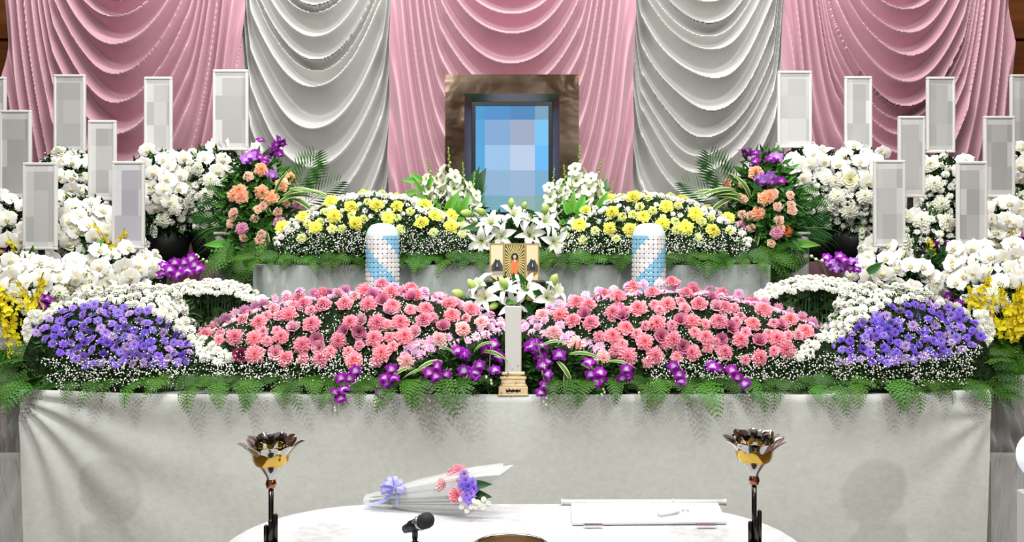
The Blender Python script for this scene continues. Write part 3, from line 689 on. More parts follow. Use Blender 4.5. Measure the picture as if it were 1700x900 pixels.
# ------------------------------------------------------------------ white and purple wings
wcrestL = [(62, 585), (76, 528), (100, 497), (150, 484), (200, 478), (250, 474), (285, 480), (300, 505), (325, 552), (355, 580), (392, 606)]
wcrestR = [(1326, 606), (1352, 580), (1375, 552), (1392, 515), (1402, 486), (1440, 474), (1490, 478), (1540, 487), (1590, 503), (1608, 532), (1622, 585)]
purpL = [(58, 548), (95, 525), (130, 512), (190, 506), (240, 518), (272, 535), (298, 560), (326, 590), (335, 605), (240, 606), (150, 608), (95, 590)]
purpR = [(1640, 556), (1612, 530), (1570, 512), (1515, 500), (1470, 515), (1420, 548), (1385, 568), (1330, 590), (1312, 604), (1420, 604), (1520, 602), (1600, 585)]
purpR = [(x, y) for x, y in purpR]
whiteL = [[(46, 548), (62, 520), (100, 494), (160, 480), (240, 472), (290, 476), (300, 510), (270, 532), (235, 514), (190, 503), (130, 509), (92, 522), (58, 550)],
          [(262, 480), (300, 490), (318, 540), (350, 570), (386, 596), (366, 606), (328, 590), (298, 556), (270, 530)]]
whiteR = [[(1640, 550), (1622, 524), (1585, 498), (1530, 482), (1460, 468), (1400, 474), (1392, 510), (1420, 540), (1470, 512), (1515, 497), (1570, 508), (1612, 526), (1630, 560)],
          [(1430, 478), (1395, 486), (1382, 530), (1352, 562), (1316, 592), (1330, 596), (1385, 570), (1420, 548), (1440, 525)]]
archL = [(284, 476), (310, 466), (345, 463), (380, 466), (410, 474), (436, 490), (446, 499)]
archR = [(1252, 494), (1262, 482), (1290, 468), (1325, 460), (1360, 457), (1395, 462), (1420, 476)]
for side, crest, pur, wht, arch, lab in ((-1, wcrestL, purpL, whiteL, archL, 'left'), (1, wcrestR, purpR, whiteR, archR, 'right')):
    bd = mound(crest, 3.93, .27, .25, ALT + .005, .025)
    A = Arr('flower_mound', f'white and purple chrysanthemum flower mound at the {lab} end of the altar', 'flower mound', ((crest[5][0] - CX) * 3.93 / F, 3.93, ALT), bd, 'white and purple chrysanthemum mounds', 31 + side)
    px0, px1 = crest[0][0], crest[-1][0]
    A.leaves([[(px0, 560), (px0 + 80, 480), (px1 - 80, 480), (px1, 580), (px1, 645), (px0, 645)]], 2400, .026)
    pp = fill(pur, 11.6, 5 + side)
    for p in pp: A.flower(A.r.choice(['purple', 'purple', 'violet', 'deepviolet', 'purple']) if side < 0 else A.r.choice(['deepviolet', 'purple', 'violet', 'deepviolet']), p[0], p[1], .043 * A.r.uniform(.85, 1.2), out=.006 + A.r.uniform(0, .014), jit=.5)
    n = 0; own = A.body
    for q, wp in enumerate(wht):
        for p in fill(wp, 9.3 if q == 0 else 10.5, 9 + q, avoid=pp, adist=8):
            if q and PINK[side].body.hit(*p)[0].y < own.hit(*p)[0].y: A.body = PINK[side].body
            A.flower('whitemum' if (q == 0 or A.r.random() < .5) else 'whitedaisy', p[0], p[1], .041 if q == 0 else .048, out=.008, up=.25, face=.4); n += 1; A.body = own
    for th, st in ((17, .05), (20, .065)):
        row = bd.P[th]
        for X in np.arange(row[4, 0], row[-10, 0], st):
            i = int(np.argmin(abs(row[:, 0] - X))); put('chrysanthemum', A.r.choice(G['whitemum']), A.root, Vector(row[i]), Vector((A.r.gauss(0, .2), .5, 1)), .019, None, A.r.uniform(0, 6))
    # arched ridge of white flowers behind, on bare stems
    ax = np.array([a[0] for a in arch], float); ay = np.array([a[1] for a in arch], float)
    for rowi, (Yr, dy, st) in enumerate(((4.06, 17, 11), (4.08, 9, 11), (4.11, 3, 10.5), (4.15, 1, 11), (4.20, 2, 12))):
        for x in np.arange(ax[0] + rowi * 2, ax[-1], st):
            e = min(1, (x - ax[0]) / 40 + .35, (ax[-1] - x) / 40 + .25)
            p = W(x + A.r.uniform(-2, 2), np.interp(x, ax, ay) + 3 + dy * e + A.r.uniform(-3, 3), Yr)
            put('chrysanthemum', A.r.choice(G['whitemum']), A.root, p, Vector((A.r.gauss(0, .25), -.9 + rowi * .2, 1.0)), .019 * A.r.uniform(.9, 1.1), None, A.r.uniform(0, 6))
    mb = MB()
    for _ in range(420):
        x = A.r.uniform(ax[0], ax[-1]); y = np.interp(x, ax, ay) + 8; Yr = A.r.uniform(4.06, 4.2); t = W(x, y, Yr); b0 = Vector((t.x + A.r.gauss(0, .02), Yr + A.r.uniform(-.05, .05), ALT + .002)); w = Vector((.0016, 0, 0))
        m_ = (t + b0) / 2 + Vector((A.r.gauss(0, .012), A.r.gauss(0, .01), 0)); mb.add([tuple(b0 - w), tuple(b0 + w), tuple(m_ + w), tuple(t), tuple(m_ - w)], [(0, 1, 2, 3, 4)], A.r.choice([L(34, 62, 26), L(52, 88, 38), L(22, 44, 18)]))
        for _k in range(3):
            q = t.lerp(b0, A.r.uniform(.05, .8)); d = Vector((A.r.gauss(0, .03), A.r.gauss(0, .02), A.r.uniform(-.01, .03))); s_ = Vector((-d.z, 0, d.x)) * .25
            mb.add([tuple(q), tuple(q + d * .5 + s_), tuple(q + d), tuple(q + d * .5 - s_)], [(0, 1, 2, 3)], A.r.choice([L(30, 58, 24), L(46, 80, 34), L(20, 40, 16)]))
    tag(mb.build('stem', LEAF, A.root, False), kind='stuff')
    xs = np.linspace(ax[0] + 3, ax[-1] - 6, 24); tp = np.array([tuple(W(x, np.interp(x, ax, ay) + 22, 4.2)) for x in xs]); bt = tp.copy(); bt[:, 2] = ALT + .003
    mb = MB(); mb.grid(np.stack([tp, bt], 0)); t2 = tp + np.array([0, .05, 0]); b2 = bt + np.array([0, .05, 0]); mb.grid(np.stack([bt, b2], 0)); mb.grid(np.stack([t2, b2], 0)); mb.grid(np.stack([tp, t2], 0)); mb.build('stem_block', CORE, A.root, False)
    if side < 0: A.dots([[(75, 596), (370, 600), (375, 645), (95, 645)]], 1200, (0, .04)); A.dots([[(90, 540), (260, 530), (320, 605), (110, 605)]], 420, (0, .02))
    else: A.dots([[(1325, 600), (1625, 580), (1600, 640), (1330, 645)]], 1200, (0, .04)); A.dots([[(1440, 530), (1610, 535), (1600, 595), (1400, 605)]], 420, (0, .02))
    A.end_dots(); PINK[side * 2] = A

for side in (-1, 1):
    A = PINK[side * 2]; m = lambda x: x if side < 0 else 1688 - x
    for x, y in ((52, 545), (58, 556), (64, 565), (50, 534), (70, 572), (56, 522), (46, 552), (62, 548), (78, 580), (60, 574), (50, 562), (56, 570), (68, 556), (54, 540), (62, 532), (66, 522), (72, 562), (84, 586), (72, 586), (48, 543)): A.flower('whitemum', m(x), y, .046, out=.01, Y=3.86)
    for x, y, dx, dz, l in ((70, 600, -1, .1, .22), (62, 612, -1, -.1, .22), (58, 625, -1, -.25, .2), (80, 605, -.8, .3, .2), (75, 625, -.6, -.4, .2), (66, 590, -1, .35, .18), (50, 640, -1, -.3, .18), (88, 615, -.5, -.1, .18), (95, 628, -.7, -.3, .18), (60, 635, -.9, -.5, .2), (105, 610, -.6, .1, .16)):
        A.along('fern', W(m(x), y, 3.76), (dx * -side, -.6, dz), l * .85, (0, -.7, .7), A.r.choice((0, 3)), .3)
# ferns spilling over the front edge of the altar
ferns = [(30, .16), (62, .21), (95, .15), (128, .14), (163, .19), (200, .15), (237, .17), (275, .14), (325, .17), (352, .17)]
fern_row(PINK[-2], ferns, 3.69, ALT)
fern_row(PINK[-1], [(395, .15), (433, .2), (455, .15), (478, .21), (520, .16), (560, .16), (600, .15), (640, .17), (675, .16)], 3.69, ALT)
fern_row(PINK[1], [(1030, .17), (1065, .18), (1095, .16), (1115, .21), (1150, .16), (1180, .23), (1215, .16), (1240, .19), (1278, .17), (1305, .16)], 3.69, ALT)
fern_row(PINK[2], [(1345, .15), (1378, .18), (1420, .17), (1452, .16), (1483, .2), (1510, .17), (1540, .16), (1570, .16), (1600, .15), (1625, .16)], 3.69, ALT)
for key, x0, x1 in ((-2, 50, 370), (-1, 370, 690), (1, 1010, 1320), (2, 1320, 1640)):
    A = PINK[key]
    for x in np.arange(x0, x1, 17):
        p = W(x, A.r.uniform(626, 636), 3.69); A.along('fern', p, (A.r.choice([-1, 1]) * A.r.uniform(.7, 2), -.8, -.05), .15 * A.r.uniform(.8, 1.15), (0, -.6, .8), A.r.choice([0, 3, 0]), .3)

# ------------------------------------------------------------------ orchid cascade in the middle
bd = mound([(640, 612), (700, 590), (770, 572), (850, 560), (930, 572), (1000, 590), (1060, 612)], 3.74, .1, .12, ALT + .003, .0)
A = Arr('orchid_cascade', 'purple orchids with striped leaves and ferns at the foot of the memorial tablet', 'flower arrangement', (0, 3.74, ALT), bd, seed=50)
A.leaves([[(660, 605), (760, 578), (850, 566), (940, 578), (1040, 605), (1040, 652), (660, 652)]], 1500, .045)
orch = [(566,628),(571,646),(556,652),(566,662),(581,628),(590,616),(638,628),(650,613),(643,636),(632,653),(654,628),(712,619),(724,625),(718,640),(741,622),(726,608),(715,646),(770,616),(788,625),(768,587),
        (977,602),(981,622),(996,619),(989,636),(999,631),(1040,613),(1033,628),(1043,625),(1118,608),(1127,622),(1130,633),(1183,609),(1195,613),(1215,615),(1224,627),(1237,638),(909,622),(905,640),(914,643),(898,652),(900,607),
        (820,572),(833,580),(808,582),(826,592),(834,570),(818,585),(796,607),(822,615),(828,625),(790,618),(886,572),(892,582),(878,590),(880,575),(896,590),(900,575),(910,600),(928,590),(772,590),(760,583),(835,600),(838,612)]
for x, y in orch:
    if 826 < x < 880: continue
    yy = 3.575 if y > 600 else 3.64
    A.flower('dend', x, y, .056 if y > 600 else .064, Y=yy, jit=.35, aligned=True)
for a, b_ in (((590, 612), (560, 670)), ((655, 608), (628, 662)), ((745, 610), (712, 655)), ((905, 600), (908, 660)), ((975, 596), (1002, 645)), ((1120, 600), (1140, 655)), ((1185, 604), (1240, 645)), ((1042, 608), (1062, 650)), ((790, 600), (772, 640)), ((815, 568), (812, 625)), ((890, 565), (900, 600))):
    pts = [W(a[0], a[1] - 4, 3.72)] + [W(a[0] + (b_[0] - a[0]) * t, a[1] + (b_[1] - a[1]) * t ** 1.2, 3.59) for t in (.1, .35, .65, 1)]
    mb = MB(); mb.tube(pts, .0022, 5, L(110, 140, 70)); mb.build('stem', LEAF, A.root)
    for t in (.9, 1.0, 1.08): A.flower('whitebud', a[0] + (b_[0] - a[0]) * t + A.r.uniform(-6, 6), a[1] + (b_[1] - a[1]) * t + 4, .026, Y=3.585, up=-1.2)
for x, y, dx, dz, l in ((735, 600, -1, .2, .14), (760, 595, -.5, .9, .13), (785, 590, .3, 1, .14), (800, 585, .9, .3, .13), (750, 612, -.9, -.4, .12), (790, 605, -.6, -.8, .13), (715, 612, -1.1, .1, .12), (895, 590, .4, -.9, .14), (900, 575, .8, .8, .12), (925, 600, .7, -.5, .13), (945, 588, 1, .3, .15), (965, 605, 1, -.2, .12), (910, 585, -.5, .8, .1), (940, 612, -.1, -.9, .12), (1010, 600, 1, .2, .12), (700, 625, -.4, -.9, .12), (680, 610, -1, -.1, .12)):
    A.along('stripe', W(x, y, 3.64), (dx, -.7, dz), l, (0, -.5, .8))
for px, ln in ((705, .2), (727, .25), (752, .2), (775, .22), (920, .16), (945, .2), (968, .17), (988, .17), (1015, .16), (690, .17)):
    A.along('fern', W(px, 630, 3.625), (A.r.gauss(0, .25), -1, .05), ln, (0, 0, 1), A.r.choice((1, 2, 4)), .2)
for x in np.arange(680, 1030, 15):
    if 780 < x < 918: continue
    A.along('fern', W(x, A.r.uniform(622, 634), 3.68), (A.r.choice([-1, 1]) * A.r.uniform(.6, 2), -.8, -.1), .14, (0, -.6, .8), A.r.choice([0, 3]), .3)

# ------------------------------------------------------------------ lilies
def lilies(label, spots, buds, Y, base, seed, dia, leafspots, bd):
    A = Arr('lily_arrangement', label, 'flower arrangement', base, bd, 'white lily clusters', seed)
    A.leaves([leafspots], 500, .06)
    for x, y, d in spots:
        A.lily(x, y, dia, Y, d)
        e = W(x, y, Y); mb = MB(); mb.tube([e - Vector(d).normalized() * dia * .3, e + Vector((0, .06, -.06)), Vector((e.x * .7 + base[0] * .3, base[1], e.z - .16))], .004, 5, L(70, 120, 50)); mb.build('stem', LEAF, A.root)
    for x, y, ang, s in buds:
        p = W(x, y, Y - .01); dd = Vector((math.cos(ang), -.2, math.sin(ang))); put('lily_bud', G['lilybud'][0], A.root, p - dd * s * .5, dd, s, (0, -1, 0))
        mb = MB(); mb.tube([p - dd * s * .5, p - dd * s - Vector((0, -.03, .02)), Vector((base[0] * .4 + p.x * .6, base[1], p.z - .12))], .003, 5, L(80, 130, 50)); mb.build('stem', LEAF, A.root)
    for _ in range(26):
        x = A.r.uniform(min(p[0] for p in leafspots), max(p[0] for p in leafspots)); y = A.r.uniform(min(p[1] for p in leafspots), max(p[1] for p in leafspots))
        if pip(leafspots, x, y): A.along('leaf', W(x, y + 10, Y + .04), (A.r.gauss(0, .6), -.6, A.r.uniform(.1, 1)), A.r.uniform(.08, .13), (0, -1, .4))
    return A
bd = blob(856, 412, 4.52, .2, .09, .1)
lilies('cluster of open white lilies between the yellow mounds below the portrait', [(815, 370, (-.4, -1, .5)), (799, 401, (-.4, -1, .0)), (832, 392, (0, -1, -.1)), (854, 356, (0, -.8, .8)), (880, 390, (.1, -1, .2)), (906, 367, (.5, -1, .5)), (921, 402, (.3, -1, -.2)), (878, 364, (.3, -.6, .8))],
       [(776, 354, 3.0, .05), (800, 352, 2.6, .045), (905, 348, 1.4, .045), (849, 338, 1.6, .04), (870, 342, 1.2, .035)], 4.42, (0.01, 4.52, 1.362), 61, .155, [(775, 430), (775, 370), (830, 355), (890, 355), (940, 370), (940, 430)], bd)
bd = blob(855, 545, 4.12, .13, .07, .2)
lilies('cluster of open white lilies behind the white memorial tablet', [(804, 494, (-.5, -1, .35)), (872, 478, (.1, -1, .3)), (910, 494, (.45, -1, .2)), (850, 506, (0, -1, .3)), (797, 472, (-.5, -.5, .8)), (838, 478, (-.2, -.6, .9)), (925, 483, (.8, -.5, .5))],
       [(762, 488, 2.75, .05), (919, 466, 1.15, .05), (836, 470, 2.2, .045), (783, 473, 2.1, .045), (820, 508, 3.6, .04), (880, 494, .2, .04)], 4.02, (0.01, 4.12, ALT), 62, .15, [(790, 540), (780, 485), (850, 470), (920, 480), (930, 540)], bd)

# ------------------------------------------------------------------ yellow mounds
YL = dict(big=cr([(425,560),(540,495),(610,555),(715,490),(695,410),(810,440),(835,530),(890,360),(955,430),(1070,435),(1020,500),(1225,430),(1210,525),(1285,490),(1375,495),(1375,550),(1480,545),(1070,370)], 350, 220, 3.462),
  small=cr([(525,610),(560,530),(660,460),(810,480),(880,500),(1070,495),(1090,560),(1145,460),(1280,580),(1320,500),(1440,590),(1440,540),(700,560),(755,560),(870,330),(1140,380),(700,375),(630,520),(900,405),(990,340)], 350, 220, 3.462))
YR = dict(big=cr([(120,540),(220,540),(260,465),(390,400),(405,470),(390,560),(505,565),(525,385),(580,490),(650,365),(710,435),(690,530),(820,555),(875,475),(805,375),(950,440),(975,570),(1060,505)], 900, 220, 3.462),
  small=cr([(140,595),(235,620),(305,570),(425,610),(635,455),(520,475),(460,490),(765,515),(890,605),(915,515),(970,500),(1075,570),(560,430),(780,430),(610,385),(740,350),(580,345),(450,350),(770,565)], 900, 220, 3.462))
for side, D, crest, lab in ((-1, YL, [(452, 398), (475, 372), (505, 350), (560, 325), (620, 316), (680, 325), (740, 348), (785, 374), (800, 398)], 'left'), (1, YR, [(912, 396), (930, 372), (970, 347), (1020, 325), (1072, 317), (1140, 327), (1190, 347), (1228, 374), (1250, 398)], 'right')):
    bd = mound(crest, 4.58, .19, .22, 1.362, .02)
    A = Arr('flower_mound', f'yellow carnation flower mound {lab} of the portrait on the upper tier', 'flower mound', ((crest[4][0] - CX) * 4.58 / F, 4.58, 1.362), bd, 'yellow carnation mounds', 71 + side)
    x0, x1 = crest[0][0], crest[-1][0]; mid = (x0 + x1) / 2
    reg = [(x0 + 5, 405), (x0 + 40, 362), (mid, 322), (x1 - 40, 362), (x1 - 5, 405), (x1 - 10, 425), (x0 + 10, 425)]
    A.leaves([reg], 1700, .03)
    A.many('yellow', D['big'], .072, out=.014); A.many('paleyellow', D['small'], .046, out=.008)
    av = D['big'] + D['small']
    cx_ = np.array([c[0] for c in crest], float); cy_ = np.array([c[1] for c in crest], float)
    for x in np.arange(x0 + 8, x1 - 6, 8.5):
        y = np.interp(x, cx_, cy_)
        for dy in (1, 9, 17) if abs(x - mid) > 70 else (1, 9): A.flower('whitemum', x + A.r.uniform(-3, 3), y + dy + A.r.uniform(-2, 2), .036, out=.006, up=.4)
    for th, st in ((17, .055), (20, .07)):
        row = bd.P[th]
        for X in np.arange(row[4, 0], row[-4, 0], st): put('chrysanthemum', A.r.choice(G['whitemum']), A.root, Vector(row[int(np.argmin(abs(row[:, 0] - X)))]), Vector((A.r.gauss(0, .2), .5, 1)), .018, None, A.r.uniform(0, 6))
    up_reg = [(x0 + 30, 385), (x0 + 70, 352), (mid, 330), (x1 - 70, 352), (x1 - 30, 385), (mid + 60, 362), (mid - 60, 362)]
    for p in fill(up_reg, 13, 3, avoid=av, adist=12): A.flower('whitedaisy' if A.r.random() < .3 else 'whitemum', p[0], p[1], .03, out=.002)
    A.dots([[(x0 + 15, 385), (x1 - 15, 385), (x1 - 10, 422), (x0 + 15, 422)]], 1300, (0, .03)); A.dots([reg], 800, (-.005, .008)); A.end_dots()
    for x in np.arange(x0 - 20 * (side < 0), x1 + 20 * (side > 0), 19):
        A.along('fern', (((x - CX) * 4.36 / F), 4.385, 1.385), (A.r.gauss(0, .5), -1, .05), A.r.uniform(.11, .19), (0, 0, 1), A.r.choice((1, 2, 4, 0)), .3)
        A.along('fern', W(x, A.r.uniform(421, 430), 4.41), (A.r.choice([-1, 1]) * A.r.uniform(.7, 2), -.8, -.05), A.r.uniform(.13, .19), (0, -.6, .8), A.r.choice([0, 3, 0]), .3)
    A.many('whitemum', [(x0 + 60 + k * 34, 418 + 6 * math.sin(k)) for k in range(0)], .03)

# ------------------------------------------------------------------ peach arrangements on the pedestals
PLp = dict(peach=[(285,240),(415,275),(310,370),(330,385),(185,345),(195,380),(165,375),(375,320),(290,355)], palep=[(380,305),(225,270),(390,410),(265,445),(160,470),(260,490),(205,590),(275,605),(345,385),(355,455),(420,360),(165,455),(295,430),(150,520),(290,575)], orange=[(70,570)], pink=[(450,420),(365,515),(200,545)],
           dark=[(270,100),(310,130),(350,110),(390,75),(280,180),(330,150),(240,100),(375,100),(300,190),(345,140),(320,160)], lil=[(235,185),(225,205),(330,270)])
PRp = dict(peach=[(1110,310),(1245,255),(1300,375),(1245,465),(1280,385)], palep=[(1180,310),(1170,385),(1180,470),(1335,430),(1395,370),(1400,420),(1405,450),(1210,615),(1310,620),(1220,540),(1340,500),(1215,480),(1350,540),(1325,360),(1190,390)], orange=[(1380,560)], pink=[(1090,420),(1180,530),(1330,565)],
           dark=[(1285,80),(1240,170),(1290,130),(1230,190),(1190,150),(1310,190),(1320,75),(1260,70),(1300,105),(1210,175),(1335,300)], lil=[(1280,300),(1255,285),(1300,280),(1325,190)])
for side, D, ox, cxp in ((-1, PLp, 350, 424), (1, PRp, 900, 1272)):
    lab = 'left' if side < 0 else 'right'
    bd = blob(cxp, 352, 4.68, .15, .13, .27)
    A = Arr('flower_arrangement', f'peach carnations and purple orchids with striped leaves on the {lab} pedestal', 'flower arrangement', (bd.mb.v[0][:, 0].mean(), 4.68, 1.515), bd, 'peach carnation arrangements', 81 + side)
    full = [(cxp - 60, 440), (cxp - 65, 330), (cxp - 20, 260), (cxp + 30, 260), (cxp + 65, 330), (cxp + 60, 440)]
    A.leaves([full], 1500, .06, (L(34, 72, 26), L(60, 112, 40), L(86, 146, 56)), (0, .02))
    f = lambda k: cr(D[k], ox, 220, 3.462)
    A.many('peach', f('peach'), .07, out=.045); A.many('palepeach', f('palep'), .048, out=.045); A.many('orange', f('orange'), .066, out=.03); A.many('rosepink', f('pink'), .066, out=.045)
    for p in [(x + A.r.uniform(-7, 7), y + A.r.uniform(-6, 6)) for x, y in f('dark') for _ in range(2)]: A.flower(A.r.choice(['denddark', 'denddark', 'dend']), p[0], p[1], .06, out=.05, jit=.5, aligned=True)
    for p in f('lil'): A.flower('dendpale', p[0], p[1], .078, out=.06, jit=.3, aligned=True)
    m_ = -side
    for x, y, dx, dz, l in ((470, 325, .9, .4, .2), (480, 315, 1, .1, .22), (460, 340, .8, .7, .2), (455, 330, .3, 1, .18), (450, 360, -.3, 1, .18), (430, 345, .2, .9, .16), (485, 330, 1, -.2, .18), (425, 365, -.5, .8, .16), (440, 380, .3, -.9, .16), (500, 320, 1.2, .3, .18)):
        xx = x if side < 0 else 1700 - x; A.along('stripe', W(xx, y, 4.56), (dx * m_, -.5, dz), l, (0, -.6, .7))
    for x, y, dx, dz, l in ((470, 330, .8, 1.0, .24), (500, 345, 1, .8, .22), (490, 330, .35, 1, .24), (390, 360, -1, .25, .2), (385, 375, -1, -.05, .19), (395, 345, -1, .5, .18), (400, 385, -1, -.2, .18)):
        xx = x if side < 0 else 1700 - x; A.along('palm', W(xx, y, 4.66), (dx * m_, .05, dz), l, (0, -1, .2), None, .2)
    for x, y, dx, dz, l in ((455, 400, .4, -.6, .14), (470, 395, .7, -.4, .13), (390, 400, -.9, -.4, .14), (400, 410, -.4, -.9, .14), (420, 420, 0, -1, .14), (480, 415, .6, -.8, .12), (372, 405, -1, 0, .1), (440, 330, .2, .9, .12), (410, 330, -.6, .6, .12)):
        xx = x if side < 0 else 1700 - x; A.along('leaf' if y > 300 and x != 372 else 'bright', W(xx, y, 4.55), (dx * m_, -.4, dz), l, (0, -1, .3))
    for k in range(14):
        xx = cxp + A.r.uniform(-50, 60) * -side; A.along('fern', W(xx, A.r.uniform(395, 428), 4.55), (A.r.gauss(0, .8), -.6, -.7), A.r.uniform(.14, .24), (0, -.8, .6), A.r.choice((0, 1, 2, 3)), .4)
    for k in range(14):
        xx = cxp + side * A.r.uniform(10, 45); A.along('grassleaf', W(xx, A.r.uniform(375, 400), 4.6), (side * A.r.uniform(.7, 1.3), -.3, A.r.uniform(-.1, .45)), A.r.uniform(.18, .3), (0, -.3, 1))
    mb = MB(); c = A.root.location; mb.lathe([(.0, .0), (.06, .0), (.085, .09), (.075, .09)], 20, c=(c.x, c.y, 1.515)); mb.build('pot', POT, A.root)

# ------------------------------------------------------------------ gladiolus either side of the portrait
for side, stems, cxp in ((-1, [(735, 372, 745, 243), (755, 372, 768, 268), (760, 375, 790, 285), (725, 372, 706, 262), (745, 375, 728, 278), (740, 370, 752, 292), (770, 378, 782, 300)], 745), (1, [(945, 372, 957, 240), (930, 372, 935, 272), (925, 375, 918, 278), (965, 372, 1000, 262), (975, 375, 1008, 285), (950, 372, 970, 278), (980, 374, 1018, 300), (940, 374, 948, 295)], 960)):
    bd = blob(cxp, 398, 4.66, .14, .06, .13)
    lab = 'left' if side < 0 else 'right'
    A = Arr('gladiolus_arrangement', f'white gladiolus spikes with long green leaves at the {lab} side of the portrait', 'flower arrangement', ((cxp - CX) * 4.66 / F, 4.66, 1.362), bd, 'gladiolus bunches', 91 + side)
    A.leaves([[(cxp - 45, 375), (cxp - 35, 320), (cxp + 35, 320), (cxp + 45, 375)]], 420, .08, (L(40, 84, 30), L(66, 120, 44), L(92, 150, 60)), (0, .06))
    for x0, y0, x1, y1 in stems:
        a = W(x0, y0 + 30, 4.66); b_ = W(x1, y1, 4.6 + A.r.uniform(-.03, .03)); A.along('spike', a, b_ - a, (b_ - a).length, (0, -1, 0), None, .4)
    for k in range(32):
        x = cxp + A.r.uniform(-38, 42); A.along(A.r.choice(['leaf', 'grassleaf', 'leaf']), W(x, A.r.uniform(325, 375), A.r.uniform(4.64, 4.7)), (A.r.gauss(0, .45), -.05, 1), A.r.uniform(.1, .19), (0, -1, .2), None, .5)
    for x, y, dx, dz, l in ((cxp + (10 if side < 0 else -12), 352, .15, 1, .11), (cxp + (18 if side < 0 else -4), 355, .5, 1, .12), (cxp + (-2 if side < 0 else 32), 348, .6, 1, .11), (cxp - 15, 355, -.4, 1, .09)):
        A.along('bright', W(x, y, 4.55), (dx, -.1, dz), l, (0, -1, 0))
    if side < 0:
        for x, y, dx, dz in ((705, 330, -1, .4), (700, 318, -.5, .8), (690, 318, -1, -.2), (700, 300, -.8, .6), (690, 300, -1, .1), (712, 345, -1, .2), (708, 310, .5, .8)): A.along('bright', W(x, y, 4.6), (dx, -.2, dz), .075, (0, -1, .3))
        mb = MB(); mb.tube([W(725, 372, 4.63), W(712, 335, 4.6), W(698, 300, 4.6)], .003, 5, L(80, 110, 50)); mb.build('stem', LEAF, A.root)

# ------------------------------------------------------------------ flower stands at the sides with their name boards
def moths(cx, cy, w, h, seed, d=15):
    poly = [(cx + w * math.cos(t), cy + h * math.sin(t)) for t in np.linspace(0, 2 * PI, 14)]
    return fill(poly, d, seed, 700)
def stand(label, px, py, Y, rx, rz, seed, moth=(), mums=(), carn=(), onc=(), dend=(), rose_=(), leaves_=(), spikes=(), lil=(), dotn=600, ferns_=0, grass=0):
    ry = min(rx, .2); bd = blob(px, py, Y, rx, ry, rz); c = W(px, py, Y)
    A = Arr('flower_stand', label, 'flower stand', (c.x, Y, 0), bd, 'sympathy flower stands', seed)
    sx_, sy_ = rx * F / Y, rz * F / Y
    reg = [(px + sx_ * .98 * math.cos(t), py + sy_ * .98 * math.sin(t)) for t in np.linspace(0, 2 * PI, 18)]
    A.leaves([reg], 900, .05, (L(22, 46, 18), L(40, 76, 32), L(62, 108, 44)), (0, .015))
    used = []
    for k, (x, y, w, h) in enumerate(moth):
        for p in moths(x, y, w, h, seed * 7 + k): A.flower('moth', p[0], p[1], .1, out=.03 + A.r.uniform(0, .04), jit=.28, aligned=True, face=.5, up=.0); used.append(p)
    for x, y, l, dx, dz in onc: A.along('onc', W(x, y, Y - ry - .03), (dx, -.2, dz), l, (0, -1, .1), None, .5)
    for x, y in dend: A.flower('denddark' if A.r.random() < .5 else 'dend', x, y, .06, out=.05, jit=.4, aligned=True)
    for x, y in rose_: A.flower('creamrose', x, y, .08, out=.03)
    for x, y, d in lil: A.lily(x, y, .17, Y - ry * .6, d)
    for x, y in carn: A.flower('whitecarn', x, y, .084, out=.045); used.append((x, y))
    for x, y, w, h, dd in mums:
        poly = [(x + w * math.cos(t), y + h * math.sin(t)) for t in np.linspace(0, 2 * PI, 14)]
        for p in fill(poly, dd * .84, seed + 3, 1800, used, 11): A.flower('whitemum' if A.r.random() < .75 else 'whitedaisy', p[0], p[1], .046 * A.r.uniform(.8, 1.15), out=.03, up=.4, jit=.3)
    if dotn: A.dots([reg], dotn, (0, .04), .0042); A.end_dots()
    for x, y, dx, dz, l in leaves_: A.along('leaf', W(x, y, Y - ry * .9), (dx, -.2, dz), l, (0, -1, .1))
    for x0, y0, x1, y1 in spikes:
        a = W(x0, y0, Y - ry * .8); b_ = W(x1, y1, Y - ry - .02); A.along('spike', a, b_ - a, (b_ - a).length, (0, -1, 0))
    for k in range(ferns_):
        A.along('fern', W(px + A.r.uniform(-.9, .9) * sx_, py + sy_ * A.r.uniform(.3, .9), Y - ry * .7), (A.r.gauss(0, .9), -.7, -.3), A.r.uniform(.2, .32), (0, -.7, .7), A.r.choice((0, 1, 3)), .4)
    for k in range(grass):
        A.along('grassleaf', W(px + A.r.uniform(-.8, .8) * sx_, py + sy_ * .6, Y - ry * .7), (A.r.gauss(0, 1), -.3, A.r.uniform(-.9, .6)), A.r.uniform(.2, .35), (0, -.6, .8))
    zb = c.z - rz; mb = MB(); pr = min(.16, rx * .8)
    mb.lathe([(0, zb - .12), (pr * .75, zb - .12), (pr, zb + .07), (pr * .93, zb + .07)], 20, c=(c.x, Y, 0)); mb.build('pot', POT, A.root)
    mb = MB(); mb.tube([(c.x, Y, .02), (c.x, Y, zb - .11)], .02, 10); mb.build('stand_pole', POT, A.root)
    mb = MB(); mb.lathe([(0, 0), (.15, 0), (.15, .012), (.03, .03), (0, .03)], 20, c=(c.x, Y, 0)); mb.build('stand_base', POT, A.root)
    return A
